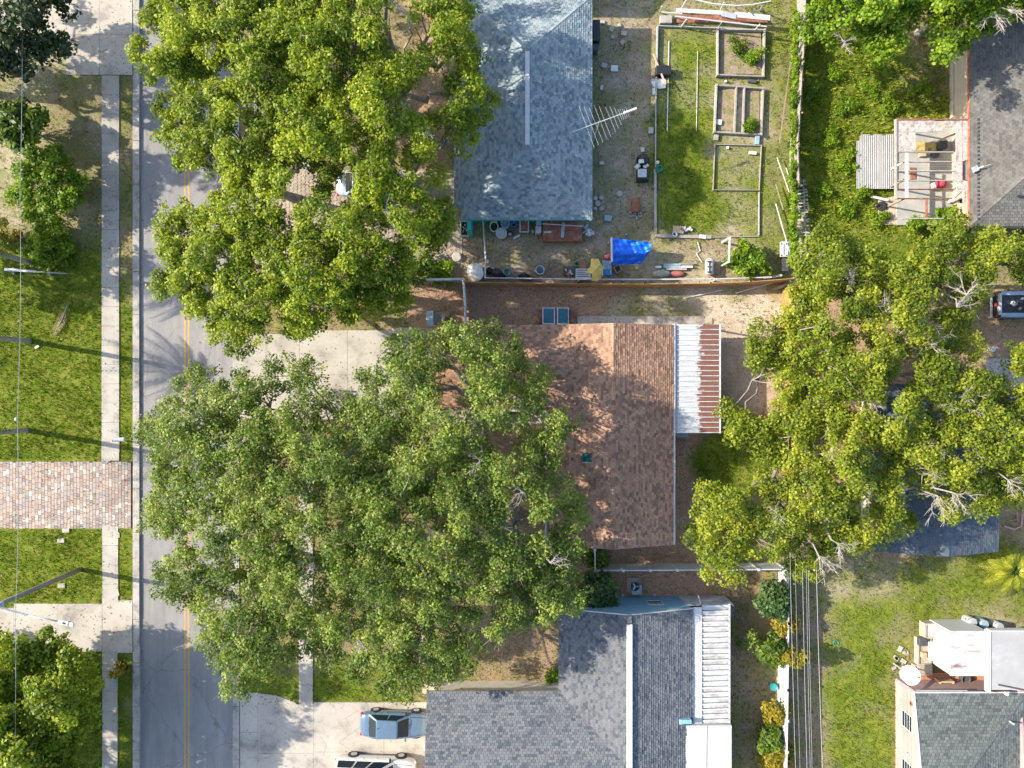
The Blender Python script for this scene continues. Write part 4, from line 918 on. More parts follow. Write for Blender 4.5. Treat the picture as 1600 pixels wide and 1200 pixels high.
# vine along the old fence
vine = thing('vine', W(1244,200), 'bright green vine covering the old board fence', 'vine')
vc = np.array([list(W(1243.5 - py_*.012 + rnd.gauss(0,1.6), py_, 1.25 + rnd.gauss(0,.3))) for py_ in np.arange(20, 420, 4.6)])
v, f, t = leaves(vc, NR.uniform(.08,.26,len(vc)), 7, 16, .15, .1, .17); raw_mesh('foliage', v, f, M['leaf_lime'], vine, {'tint': t}, origin=list(W(1244,200)), kind='stuff')
vs = MB()
for i in range(0, len(vc)-1, 6): branch(vs, Vector((vc[i][0], vc[i][1], 0)), Vector(vc[i]), .03, .012, 3)
vs.build('stems', M['bark'], vine, kind='stuff')
# weeds standing in the long grass of the right yard
wc = np.array([[*W(px_ + rnd.gauss(0, 7), py_ + rnd.gauss(0, 7), .18)] for px_, py_ in ((1300,215),(1330,170),(1360,140),(1325,250),(1290,300),(1350,300),(1395,165),(1440,140),(1270,140),(1330,330),(1375,345),(1305,120)) for _ in range(8)])
v, f, t = leaves(wc, NR.uniform(.2,.42,len(wc)), 7, 14, .17, .07, .24)
tag(raw_mesh('weeds', v, f, M['leaf_lime'], None, {'tint': t}, kind='stuff'), 'low weeds growing through the overgrown yard by the porch', 'weeds', None, 'stuff')

M['leaf_palm'] = leafmat('yellow_palm_leaves', (0.14,0.19,0.01), (0.28,0.31,0.02), (0.48,0.42,0.04), 0.4)
# ---- palms
def palm(px, py, h, label, nf=26, fl=2.5, lean=(0,0), trunk_r=.16, leaf='leaf_glossy', z0=None):
    base = W(px, py, 0); e = thing('palm_tree', base, label, 'palm tree'); top = base + Vector((lean[0], lean[1], h))
    MB().tube([base - Vector((0,0,.1)), base + Vector((0,0,.3)), base.lerp(top, .5) + Vector((.05,.03,0)), top], [trunk_r*1.35, trunk_r*1.1, trunk_r, trunk_r*.9], 9).build('trunk', M['palm_trunk'], e, smooth=True)
    vv = []; ff = []; tt = []; st = MB()
    for i in range(nf):
        a = i*2.39996; el = 1.0 - 1.25*(i/nf); d = Vector((math.cos(a), math.sin(a), 0)); pts = []
        for k in range(8):
            t = k/7; r_ = fl*t*(.75 + .25*math.cos(el)); pts.append(top + d*r_*max(.35, math.cos(el)) + Vector((0,0, fl*(math.sin(el)*t - .62*t*t))))
        st.tube(pts, [.03 - .003*k for k in range(8)], 4, cap=False)
        for k in range(1, 22):
            t = .14 + .86*k/21; q = t*7; i0 = min(int(q), 6); p = pts[i0].lerp(pts[i0+1], q-i0); ax = (pts[i0+1]-pts[i0]).normalized()
            sd = ax.cross(Vector((0,0,1))).normalized(); wl = fl*.24*math.sin(math.pi*min(.96, t*.8+.12))
            for s_ in (-1, 1):
                dr = (sd*s_ + ax*.75 + Vector((0,0,-.25))).normalized()*wl; wd = ax*.035; o = len(vv)
                vv += [p - wd, p + wd, p + dr + wd*.3, p + dr - wd*.3]; ff.append((o, o+1, o+2, o+3)); tt.append(rnd.random())
    st.build('frond_stems', M['leaf_glossy'], e)
    raw_mesh('fronds', np.array([list(p) for p in vv]), np.array(ff), M[leaf], e, {'tint': np.array(tt)}, origin=list(top), kind='stuff')
palm(42, 672, 6.6, 'palm tree just above the paver drive, long shadow on the lawn')
palm(46, 533, 6.2, 'palm tree on the bright lawn, second up from the paver drive')
palm(52, 411, 6.2, 'palm tree in the shaded part of the left lawn')
palm(1568, 886, 1.0, 'short spiky yellow-green palm beside the navy roofed house', 26, 2.1, trunk_r=.14, leaf='leaf_palm')

# ---- loose ground cover
def blades(n, rect_fn, hmin, hmax, wid, per=4):
    x = NR.uniform(X(-60), X(1660), n*6); y = NR.uniform(Y(1260), Y(-60), n*6)
    px = x/S + 800; py = 600 - y/S; pat = .5 + .5*np.sin(x*.9 + 2*np.sin(y*.7 + 1.3*np.sin(x*.31)))*np.sin(y*1.1 + 2*np.sin(x*.6)); ok = NR.random(len(x)) < rect_fn(x, y)**1.6*(.45 + .55*pat)
    mg = NR.exponential(.75, len(x)) - .4
    for a, b, c, d in HARD: ok &= ~((px > a+mg) & (px < c-mg) & (py > b+mg) & (py < d-mg))
    for a, b, c, d in BUILT: ok &= ~((px > a) & (px < c) & (py > b) & (py < d))
    x = x[ok][:n]; y = y[ok][:n]; pat = pat[ok][:n]; k = len(x)
    p = np.repeat(np.stack([x, y, np.full(k, -.02)], 1), per, 0); m = len(p); tint = np.clip(np.repeat(NR.random(k)*.5 + .45*(1-pat), per) + NR.random(m)*.3 - .12, 0, 1)
    p[:, :2] += NR.normal(0, .06, (m, 2)); a = NR.uniform(0, 2*np.pi, m); h = NR.uniform(hmin, hmax, m); ln = h*NR.uniform(.4, 1.1, m)
    d = np.stack([np.cos(a), np.sin(a), np.zeros(m)], 1); s_ = np.stack([-np.sin(a), np.cos(a), np.zeros(m)], 1)*wid
    mid = p + d*(ln*.45)[:, None]; mid[:, 2] += h*.75; tip = p + d*ln[:, None]; tip[:, 2] += h
    v = np.stack([p - s_, p + s_, mid + s_*.7, tip], 1).reshape(-1, 3)
    return v, np.arange(m*4).reshape(-1, 4), tint
BUILT = [(722,-200,925,345),(855,505,1052,852),(676,505,860,640),(873,931,1140,1300),(667,1080,880,1300),(1430,985,1700,1300),(1398,185,1700,352),(1370,600,1560,860)]
g = blades(64000, lambda x, y: ground_at('lush', x, y), .04, .12, .021, 3)
tag(raw_mesh('grass', g[0], g[1], M['grass'], None, {'tint': g[2]}, kind='stuff'), 'short patchy grass on the lawns and yards', 'grass', None, 'stuff')
def tall(x, y):
    px = x/S + 800; py = 600 - y/S
    return np.where((px > 1250) & (px < 1400) & (py < 370) & (py > 60) | ((px > 1290) & (px < 1480) & (py > 100) & (py < 190)), 1.0, 0)
g = blades(11000, tall, .08, .24, .04, 5)
tag(raw_mesh('tall_grass', g[0], g[1], M['tall_grass'], None, {'tint': g[2]}, kind='stuff'), 'long unmown grass in the overgrown right yard', 'grass', None, 'stuff')
def litter(n):
    x = NR.uniform(X(-20), X(1640), n*4); y = NR.uniform(Y(1230), Y(-40), n*4); w = np.maximum(ground_at('litter', x, y), .05)
    px = x/S + 800; py = 600 - y/S; w = np.where((px > 400) & (px < 690) & (py > 500) & (py < 660), .12, w); w = np.where((px > 205) & (px < 377), .012, w); w = np.where(((px > 218) & (px < 222)) | ((px > 359) & (px < 363.5)), .5, w); w = np.where((px > 380) & (px < 670) & (py > 1095), .03, w)
    ok = NR.random(len(x)) < w
    for a, b, c, d in BUILT: ok &= ~((px > a) & (px < c) & (py > b) & (py < d))
    x = x[ok][:n]; y = y[ok][:n]; k = len(x); p = np.stack([x, y, NR.uniform(.035, .06, k)], 1); px = x/S + 800
    p[(px > 207) & (px < 374), 2] = ZR + .02
    a = NR.uniform(0, 6.28, k); l = NR.uniform(.03, .075, k); t = np.stack([np.cos(a), np.sin(a), NR.uniform(-.3,.3,k)], 1)*l[:, None]; b = np.stack([-np.sin(a), np.cos(a), NR.uniform(-.4,.4,k)], 1)*l[:, None]*.55
    return np.stack([p+t, p+b, p-t, p-b], 1).reshape(-1, 3), np.arange(k*4).reshape(-1, 4)
g = litter(30000)
tag(raw_mesh('fallen_leaves', g[0], g[1], M['litter'], None, kind='stuff'), 'brown fallen leaves scattered over yards and drives', 'leaves', None, 'stuff')
# ------------------------------------------------------------------ vehicles
def loft(mb, secs):
    """secs: list of rings (same count) -> closed skin"""
    n = len(secs[0]); vs = [p for s_ in secs for p in s_]; fs = []
    for i in range(len(secs)-1):
        for k in range(n):
            k2 = (k+1) % n; fs.append((i*n+k, i*n+k2, (i+1)*n+k2, (i+1)*n+k))
    fs.append(tuple(range(n))); fs.append(tuple(reversed(range((len(secs)-1)*n, len(secs)*n))))
    mb.add(vs, fs)
def car(name, c, length, width, paint, label, cat, prof, cabin, wheelbase, wr=.33, rz=0.0, bed=False):
    """front towards +x. prof: (x share, half-width share, z shoulder); cabin: belt x0,x1, roof x0,x1, z belt, z roof, roof half-width"""
    e = thing(name, (0,0,0), label, cat); hw = width/2
    def ring(x, w, zt):
        zb = .22 if abs(x) < length*.47 else .34
        return [(x, s_*w*f, z) for s_, f, z in ((1,.90,zb),(1,.985,zb+.12),(1,1.0,zt*.62),(1,.965,zt-.06),(1,.86,zt),(1,.45,zt+.03),(-1,.45,zt+.03),(-1,.86,zt),(-1,.965,zt-.06),(-1,1.0,zt*.62),(-1,.985,zb+.12),(-1,.90,zb))]
    b = MB(); loft(b, [ring((x-.5)*length, hw*w, z) for x, w, z in prof]); body = b.build('body', paint, e, smooth=True, sub=1)
    bx0, bx1, rx0, rx1, zb, zr, rw = cabin; bw = hw*.90
    bx0, bx1, rx0, rx1 = [(q-.5)*length for q in (bx0, bx1, rx0, rx1)]
    def P(x, y, z): return Vector((x, y, z))
    base = [P(bx0,-bw,zb), P(bx1,-bw*.94,zb), P(bx1,bw*.94,zb), P(bx0,bw,zb)]; rf = [P(rx0,-rw,zr), P(rx1,-rw*.96,zr), P(rx1,rw*.96,zr), P(rx0,rw,zr)]
    cb = MB(); cb.add([p for p in base+rf], [(0,1,5,4),(1,2,6,5),(2,3,7,6),(3,0,4,7),(4,5,6,7)]); cb.build('cabin', paint, e, bevel=.06, smooth=True)
    rr = MB(); rr.add([p + Vector((0,0,dz)) for dz in (.012,) for p in rf] + [P((rx0+rx1)/2, 0, zr+.05)], [(0,1,4),(1,2,4),(2,3,4),(3,0,4)]); rr.build('roof', paint, e, smooth=True)
    def pane(quad, name_, inset=.07, split=None):
        a, b_, c_, d = quad; n_ = (b_-a).cross(d-a).normalized()
        def q(u, v): return (a.lerp(b_, u)).lerp(d.lerp(c_, u), v)
        spans = split or [(inset, 1-inset)]
        for u0, u1 in spans:
            m = MB(); pts = [q(u0,.1), q(u1,.1), q(u1,.9), q(u0,.9)]
            m.add([p + n_*.022 for p in pts] + [p + n_*.002 for p in pts], [(0,1,2,3),(7,6,5,4),(0,4,5,1),(1,5,6,2),(2,6,7,3),(3,7,4,0)]); m.build(name_, M['glass'], e)
    sd = [(.05,.48),(.53,.92)] if not bed else [(.08,.92)]
    if length > 5.2 and not bed: sd = [(.04,.33),(.37,.62),(.66,.95)]
    pane((base[1], base[2], rf[2], rf[1]), 'windshield'); pane((base[3], base[0], rf[0], rf[3]), 'rear_window')
    pane((base[0], base[1], rf[1], rf[0]), 'side_window', split=sd); pane((base[2], base[3], rf[3], rf[2]), 'side_window', split=[(1-b_, 1-a) for a, b_ in sd[::-1]])
    for sx in (-1, 1):
        for sy in (-1, 1):
            x = sx*wheelbase/2 + (.02*length if sx > 0 else .0); y = sy*(hw-.10)
            t = MB(); t.lathe((0,0,0), [(wr*.62,-.1),(wr*.95,-.105),(wr,-.07),(wr,.07),(wr*.95,.105),(wr*.62,.1)], 20)
            w_ = t.build('wheel', M['rubber'], e, smooth=True); w_.rotation_euler = (math.pi/2, 0, 0); w_.location = (x, y + .105, wr)
            r = MB(); r.lathe((0,0,0), [(wr*.6,-.115),(wr*.55,-.09),(wr*.16,-.1),(wr*.12,-.115)], 14); ri = r.build('rim', M['rim'], w_)
            ri.location = (0,0,-.01 if sy > 0 else .22); ri.rotation_euler = (0 if sy > 0 else math.pi, 0, 0)
            a = MB(); a.lathe((0,0,0), [(wr*1.12,-.03),(wr*1.12,.03)], 20); ar = a.build('wheel_arch', M['black'], e); ar.rotation_euler = (math.pi/2,0,0); ar.location = (x, sy*(hw-.035) + .03, wr+.02)
    for sy in (-1, 1):
        zl = prof[-2][2]
        MB().obox((length/2-.13, sy*hw*.62, zl-.10), .2, .34, .13, rz=-sy*.28).build('headlight', M['lens'], e, bevel=.03)
        MB().obox((-length/2+.1, sy*hw*.72, prof[1][2]-.16), .16, .28, .17, rz=sy*.2).build('taillight', M['red'], e, bevel=.03)
        MB().obox((bx1-.28, sy*(hw-.02), zb+.03), .14, .26, .12).build('mirror', paint if sy < 0 else M['black'], e, bevel=.03)
        for k in (.0, .42):
            MB().obox(((bx0+bx1)/2 - .25 + k*2.2, sy*(hw*.985), zb-.13), .16, .03, .03).build('door_handle', paint, e)
    MB().obox((length/2-.04, 0, .5), .08, width*.55, .16).build('grille', M['black'], e, bevel=.02)
    if not bed:
        for sy in (-1, 1):
            MB().bar((bx1+.08, sy*hw*.74, zb+.045), (length*.46, sy*hw*.62, prof[-3][2]+.04), .014, .02).build('bonnet_seam', M['black'], e)
            MB().bar((bx1-.04, sy*.1, zb+.07), (bx1-.22, sy*.1+.42, zb+.21), .02, .02).build('wiper', M['black'], e)
        MB().bar((-length*.47, -hw*.6, prof[2][2]+.03), (-length*.47, hw*.6, prof[2][2]+.03), .014, .02).build('boot_seam', M['black'], e)
        MB().tube([((rx0+rx1)/2-.5, .1, zr+.03), ((rx0+rx1)/2-.62, .1, zr+.12)], .02, 6).build('aerial', M['black'], e)
    e.location = c; e.rotation_euler = (0,0,rz); return e
sedan = [(0,.58,.60),(.015,.74,.74),(.05,.88,.85),(.12,.94,.90),(.3,.99,.90),(.5,1,.90),(.68,.99,.89),(.82,.95,.84),(.93,.88,.75),(.98,.74,.64),(1,.55,.55)]
cb_s = (.13,.73,.27,.55,.88,1.40,.60)
car('parked_car', (X(619), Y(1125), .035), 4.65, 1.76, M['carblue'], 'pale blue sedan parked nose-in under the garage eave', 'car', sedan, cb_s, 2.65, rz=-.02)
suv = [(0,.80,.80),(.012,.90,.95),(.03,.96,1.02),(.1,.99,1.05),(.3,1,1.06),(.5,1,1.06),(.7,1,1.05),(.85,.97,1.02),(.94,.92,.93),(.985,.80,.80),(1,.66,.70)]
car('parked_van', (X(590), Y(1196), .035), 5.4, 1.92, M['carwhite'], 'long white van with dark side windows at the bottom edge', 'van', suv, (.02,.74,.04,.60,1.03,1.78,.72), 3.1, wr=.37, rz=-.03)
car('parked_car', (X(584), Y(292), .035), 4.75, 1.8, M['carsilver'], 'silver-blue car glimpsed through the bright oak leaves', 'car', sedan, cb_s, 2.7)
tr = car('parked_truck', (X(1606), Y(478), .0), 5.4, 1.95, M['truck'], 'dark pickup truck with a loaded open bed at the right edge', 'truck', suv, (.43,.76,.47,.66,1.03,1.75,.66), 3.3, wr=.37, bed=True)
def tpart(mb, name_, mat, **k):
    o = mb.build(name_, mat, None, **k); o.location = o.location.copy(); o.parent = tr; return o
tpart(MB().box(-2.5,-.45,-.72,.72,1.085,1.115), 'bed_floor', M['black'])
for s_ in (-1, 1): tpart(MB().box(-2.6,-.4,s_*.72-.13,s_*.72+.13,1.06,1.22), 'bed_rail', M['bluegrey'], bevel=.05)
tpart(MB().box(-2.72,-2.58,-.72,.72,1.0,1.2), 'tailgate', M['metal_grey'], bevel=.03); tpart(MB().box(-2.95,-2.8,-.85,.85,.5,.62), 'bumper', M['metal_grey'], bevel=.04)
tpart(MB().box(-2.79,-2.73,-.1,.12,.75,.95), 'number_plate', M['red'])
for i in range(9):
    tpart(MB().obox((rnd.uniform(-2.3,-.7), rnd.uniform(-.5,.5), 1.2), rnd.uniform(.1,.35), rnd.uniform(.06,.2), .14, rnd.uniform(0,3)), 'cargo', [M['wood'], M['cloth'], M['darkgrey'], M['metal_white']][i % 4])

# ------------------------------------------------------------------ fences
def board_fence(name, pts, h, mat, label, step=.15, postmat=None, rail=True, lean=0.0, gapp=.0, cat='fence'):
    """pts: ground photo points; pickets joined as one part (each under 4 px), posts and rails parts"""
    e = thing(name, W(*pts[0]), label, cat); pk = MB()
    for (a, b) in zip(pts[:-1], pts[1:]):
        A = W(*a); B = W(*b); d = (B-A); n = max(1, int(d.length/step)); u = d/n; nn = Vector((-d.y, d.x, 0)).normalized()
        for i in range(n):
            if rnd.random() < gapp: continue
            p = A + u*(i+.5); hh = h + rnd.uniform(-.04,.04); w_ = d.length/n*.93; o = nn*rnd.uniform(-.006,.006); rz = math.atan2(d.y, d.x)
            pk.obox(p + o + nn*lean*.5 + Vector((0,0,hh/2-.03)), w_, .022, hh, rz, tilt=(-lean*.5, 0))
        np_ = max(1, round(d.length/2.4))
        for i in range(np_+1):
            p = A + d*i/np_ + nn*.06; MB().obox(p + Vector((0,0,h*.48)), .09, .09, h*.96, math.atan2(d.y, d.x)).build('post', postmat or M['wood'], e)
        if rail:
            for z in (.35, h-.3): MB().bar(A + nn*.045 + Vector((0,0,z)), B + nn*.045 + Vector((0,0,z)), .04, .09).build('rail', postmat or M['wood'], e)
    pk.build('pickets', mat, e, kind='stuff'); return e
board_fence('board_fence', [(727,446),(800,447.5),(900,449),(1000,449.5),(1100,448.5),(1160,446),(1226,441)], 1.75, M['wood_orange'], 'orange stained board fence behind the cluttered side yard')
board_fence('board_fence', [(1222,452),(1221,560),(1224,655),(1226,760)], 1.75, M['wood_orange'], 'orange stained board fence under the right-hand trees')
of = board_fence('board_fence', [(1247,-60),(1245,60),(1240,140),(1234,240),(1236,300)], 1.7, M['wood_grey'], 'weathered dark board fence along the overgrown right yard', lean=-.12, gapp=.04)
# collapsed length: slats leaning, one object each
cf = thing('broken_fence', W(1250,330), 'collapsed length of grey slatted fence between the two yards', 'fence')
for i in range(30):
    y = 283 + i*5.0 + rnd.uniform(-.8,.8); x = 1251 + (i*.28) + rnd.uniform(-1.5,1.5)
    if rnd.random() < .12: continue
    MB().obox(W(x, y, .55 + rnd.uniform(-.1,.1)), .8 + rnd.uniform(-.1,.15), .1, .025, rnd.gauss(0,.13), tilt=(rnd.gauss(0,.1), -.35 + rnd.gauss(0,.1))).build('slat', M['wood_grey'], cf)
for dx in (-5, 4): MB().bar(W(1251+dx, 280, .3 if dx < 0 else .62), W(1258+dx, 432, .3 if dx < 0 else .62), .07, .06).build('rail', M['wood_grey'], cf)
def vinyl(name, pts, h, label):
    e = thing(name, W(*pts[0]), label, 'fence')
    for a, b in zip(pts[:-1], pts[1:]):
        A = W(*a); B = W(*b); d = B-A; n = max(1, round(d.length/1.85)); rz = math.atan2(d.y, d.x)
        for i in range(n):
            p = A + d*(i+.5)/n
            MB().obox(p + Vector((0,0,h*.5)), d.length/n-.12, .04, h-.16, rz).build('panel', M['vinyl'], e)
            MB().obox(p + Vector((0,0,h-.05)), d.length/n-.1, .07, .1, rz).build('top_rail', M['vinyl'], e)
        for i in range(n+1):
            q = MB(); q.obox(A + d*i/n + Vector((0,0,h*.5)), .13, .13, h, rz); q.obox(A + d*i/n + Vector((0,0,h+.03)), .17, .17, .05, rz); q.build('post', M['vinyl'], e)
vinyl('vinyl_fence', [(925,850),(925.5,884)], 1.75, 'short white fence run from the brown roof corner')
vinyl('vinyl_fence', [(927,881),(1090,880),(1212,879)], 1.8, 'white vinyl panel fence between the brown and slate-blue houses')
vinyl('vinyl_fence', [(1216,884),(1216,960),(1215,1060),(1213,1200),(1212,1330)], 1.83, 'long white vinyl fence beside the overhead power lines')
def rails(name, pts, z, r, label, mat=None, cat='fence', posts=True):
    e = thing(name, W(*pts[0]), label, cat)
    for a, b in zip(pts[:-1], pts[1:]): MB().tube([W(*a, z), W(*b, z)], r, 6).build('rail', mat or M['pipe'], e)
    if posts:
        for p in pts: MB().tube([Vector((X(p[0],z), Y(p[1],z), 0)), W(*p, z+.05)], r*1.15, 6).build('post', mat or M['pipe'], e)
    return e
wf = rails('pipe_fence', [(640,437),(724,436),(727,478),(727,505)], 1.5, .075, 'white topped side gate fence left of the orange fence', M['metal_white'])
for (a, b) in (((640,437),(724,436)), ((726,438),(727,500))):
    A = W(*a); B = W(*b); d = B-A; MB().obox((A+B)/2*.97 + Vector((0,0,.72)), d.length, .025, 1.3, math.atan2(d.y, d.x)).build('panel', M['bluegrey'], wf)
rails('pipe_fence', [(754.5,346),(756,366),(758.5,400),(758,434),(905,436.5),(1010,436.5),(1120,436),(1205,433)], .95, .045, 'low white pipe fence around the cluttered side yard', M['metal_white'])

# ------------------------------------------------------------------ poles, wires, lamp, antenna
M['cable'] = plain('pale_cable', (0.36,0.37,0.36), .6)
lp = thing('street_lamp', W(125,890), 'tall wooden pole with white street lamp arm by the stained drive', 'street lamp')
b0 = W(125,890); MB().tube([b0 - Vector((0,0,.1)), b0 + Vector((0,0,4)), b0 + Vector((0,0,9.6))], [.17,.15,.12], 12).build('pole', surf('lamp_pole_wood', (.22,.20,.165), .2, 5, .9), lp, smooth=True)
a0 = b0 + Vector((0,0,7.9)); a1 = W(94,971,8.3)
MB().tube([a0, a0.lerp(a1,.3) + Vector((0,0,.18)), a0.lerp(a1,.7) + Vector((0,0,.2)), a1], [.055,.05,.045,.045], 8).build('arm', M['metal_white'], lp, smooth=True)
MB().box(a0.x-.2, a0.x+.25, a0.y-.14, a0.y+.14, 7.6, 8.1).build('bracket', M['bluegrey'], lp)
dr = (a1-a0).normalized(); rz = math.atan2(dr.y, dr.x)
hd = MB(); hd.obox(a1 + dr*.25 + Vector((0,0,.03)), .62, .27, .14, rz); hdo = hd.build('lamp_head', M['white_paint'], lp, bevel=.06)
MB().obox(a1 + dr*.3 + Vector((0,0,.11)), .14, .1, .04, rz).build('photocell', M['black'], lp); MB().obox(a1 + dr*.72 + Vector((0,0,.02)), .26, .25, .11, rz).build('lens_cover', M['white_paint'], lp, bevel=.04)
MB().obox(a1 + dr*.575 + Vector((0,0,.02)), .05, .26, .12, rz).build('seam', M['darkgrey'], lp)
def wire(pts, z, r, label, mat=None, sag=.15):
    P = []
    for i, (a, b) in enumerate(zip(pts[:-1], pts[1:])):
        for k in range(6):
            t = k/6; q = W(*a, z).lerp(W(*b, z), t); q.z -= sag*4*t*(1-t); P.append(q)
    P.append(W(*pts[-1], z)); return MB().tube(P, r, 5).build('power_line', mat or M['metal_grey'], label=label, cat='wire')
wire([(33,-120),(31,300),(27,655),(24,960),(18,1330)], 7.4, .014, 'single overhead line running the length of the left lawn')
MB().lathe(W(27,655,7.35), [(.02,0),(.1,.05),(.11,.12),(.05,.2)], 12).build('insulator', M['white_paint'], label='white insulator on the overhead line above the lawn', cat='insulator')
up_ = thing('utility_pole', W(1212,720), 'utility pole hidden among the right-hand trees carrying the lines', 'pole')
q = W(1200,712); MB().tube([q, q + Vector((0,0,7.4))], [.16,.12], 10).build('pole', M['wood'], up_); MB().box(q.x-.3, q.x+1.8, q.y-.05, q.y+.05, 7.0, 7.1).build('crossarm', M['wood'], up_)
for i, (xa, xb, w_) in enumerate(((1240,1243,.009),(1248,1250,.006),(1258,1261,.009),(1264,1266,.007),(1266,1269,.007),(1275,1285,.012))):
    wire([(xa-9+i, 640),(xb, 1200),(xb+1, 1420)], 6.9 - .02*i, w_, ['leftmost of the overhead lines beside the white fence', 'second overhead line from the white fence', 'third overhead line from the white fence', 'fourth overhead line from the white fence, thin', 'fifth overhead line, close beside the fourth', 'rightmost and thickest of the overhead lines'][i], M['cable'])
an = thing('tv_antenna', W(945,190), 'long television antenna with many rods above the roof edge', 'antenna')
p0 = W(896,205.5,5.2); p1 = W(992,170.5,5.2); MB().tube([p0, p1], .022, 6).build('boom', M['metal_white'], an)
MB().tube([Vector(((p0.x+p1.x)/2-.3, (p0.y+p1.y)/2-.1, .0)), Vector(((p0.x+p1.x)/2-.3, (p0.y+p1.y)/2-.1, 5.25))], .03, 6).build('mast', M['metal_grey'], an)
d = (p1-p0).normalized(); nn = Vector((-d.y, d.x, 0))
for i, (t, l, sk) in enumerate(((.12,1.5,.25),(.2,1.45,.25),(.28,1.4,.25),(.36,1.3,.25),(.45,1.2,.2),(.53,1.0,.3),(.6,.85,.3),(.67,.7,.3),(.74,.4,.2),(.77,.4,.2),(.8,.38,.2),(.83,.36,.2),(.86,.34,.2))):
    c = p0.lerp(p1, t); MB().tube([c - (nn*.9 - d*sk)*l, c + (nn*.9 + d*sk)*l*rnd.uniform(.8,1)], .006, 5).build('rod', M['metal_white'], an)
MB().tube([p0.lerp(p1,.82) + Vector((0,0,.03)), p1 + d*.1 + Vector((0,0,.03))], .07, 8).build('boom_cover', plain('pinkish_white', (.68,.55,.55), .6), an)
for t in (.3,): MB().tube([p0, p0 + d*1.6 + Vector((0,-.9,-2.2))], .01, 4).build('guy_wire', M['metal_grey'], an)

# ------------------------------------------------------------------ left lawn odds and ends
mb_ = thing('mailbox', W(188,688), 'white mailbox on a post at the end of the verge', 'mailbox')
MB().box(X(186.5)-.05, X(186.5)+.05, Y(687)-.05, Y(687)+.05, -.05, 1.0).build('post', M['white_paint'], mb_)
m_ = MB(); m_.add([(x, y, z) for x in (X(178,1.1), X(195,1.1)) for y, z in ((-.13,1.0),(.13,1.0),(.13,1.16),(.08,1.24),(0,1.27),(-.08,1.24),(-.13,1.16))], [(0,1,2,3,4,5,6),(13,12,11,10,9,8,7)] + [(i, 7+i, 7+(i+1)%7, (i+1)%7) for i in range(7)])
m_.v = [(x, y + Y(686.5,1.1), z) for x, y, z in m_.v]; m_.build('box', M['white_paint'], mb_)
fp = thing('lawn_pole', W(50,424), 'long white tapered pole resting on the shaded lawn', 'pole')
MB().tube([W(8,421,.42), W(55,424,.32), W(105,427.5,.25)], [.11,.07,.03], 10).build('shaft', M['metal_white'], fp, smooth=True)
for px_ in (22, 78): MB().obox(W(px_, 422.5 + px_*.03, .12), .14, .5, .26).build('trestle', M['wood_grey'], fp)
MB().obox(W(13,422,.42), .55, .16, .12, -.1).build('collar', M['bluegrey'], fp, bevel=.03)
ff = thing('fallen_frond', W(96,506), 'dry tan palm frond lying on the bright lawn', 'frond'); st = W(105,478,.1); en = W(83,524,.08)
MB().tube([st, st.lerp(en,.5) + Vector((.15,0,.1)), en], [.05,.04,.015], 5).build('stem', M['deadwood'], ff)
fm = MB()
for i in range(34):
    t = .2 + .75*i/34; p = st.lerp(en, t) + Vector((.12*math.sin(t*3),0,.06)); ax = (en-st).normalized(); sd = Vector((-ax.y, ax.x, 0))*(1 if i % 2 else -1); l = .34*math.sin(math.pi*t)+.06
    fm.add([p, p + ax*.05, p + ax*.32 + sd*l + Vector((0,0,rnd.uniform(-.05,.08)))], [(0,1,2)])
fm.build('leaflets', M['frond_dead'], ff)
for i, (px_, py_, lab) in enumerate(((103,829,'square concrete meter lid on the lawn below the pavers, upper'), (95,845,'square concrete meter lid on the lawn below the pavers, lower'), (96,915,'round-cornered concrete lid on the lawn near the lamp shadow'))):
    MB().obox(W(px_,py_,.02), .5, .3, .06, .05).build('meter_lid', M['concrete'], label=lab, cat='lid', bevel=.03)
MB().obox(W(178,1063,.09), .42, .14, .1, .25).build('newspaper', M['bluegrey'], label='blue-grey wrapped newspaper on the lower sidewalk', cat='newspaper', bevel=.04)
MB().obox(W(58,542,.03), .3, .16, .08, .5).build('litter_scrap', M['cloth'], label='white scrap on the lawn beside the palm shadow', cat='scrap', bevel=.02)

# ------------------------------------------------------------------ side yard clutter (below the grey-blue roof)
def tub(name, px, py, r, h, mat, label, inner=None, cat='tub', sx=1.0, sy=1.0, wall=.05):
    e = thing(name, W(px,py), label, cat)
    MB().lathe(W(px,py), [(r*.82,0),(r*.9,h*.6),(r,h),(r*1.06,h),(r*1.06,h+.03),(r-wall,h+.03),(r-wall,h*.75)], 22, sx, sy).build('shell', mat, e, smooth=False)
    MB().lathe(W(px,py,h*.75+.003), [(r-wall*.9,0),(r-wall*.9,.012)], 22, sx, sy).build('contents', inner or M['soil'], e); return e
def frame_tray(name, x0, y0, x1, y1, z, h, fm_, im, label, cat, w=1.6, pebbles=0):
    e = thing(name, W((x0+x1)/2,(y0+y1)/2), label, cat)
    for q in ((x0,y0,x1,y0+w),(x0,y1-w,x1,y1),(x0,y0+w,x0+w,y1-w),(x1-w,y0+w,x1,y1-w)): MB().box(X(q[0]),X(q[2]),Y(q[1]),Y(q[3]),z,z+h).build('side', fm_, e)
    MB().box(X(x0+w*.9),X(x1-w*.9),Y(y0+w*.9),Y(y1-w*.9),z,z+h*.55).build('fill', im, e)
    for _ in range(pebbles): MB().obox(W(rnd.uniform(x0+3,x1-3), rnd.uniform(y0+4,y1-4), z+h*.7), .1,.08,.06,rnd.random()*3).build('pebble', M['white_paint'], e)
    return e
frame_tray('planter_box', 719.5, 346.5, 732.5, 370.5, 0, .35, M['white_paint'], M['soil'], 'white framed planter box of dark soil beside the teal post', 'planter', pebbles=6)
tub('wash_tub', 772, 355.5, .33, .4, plain('cream_plastic', (.58,.55,.38), .5), 'cream rimmed oval tub with dark water under the eave', M['water'], sx=.85, sy=1.15)
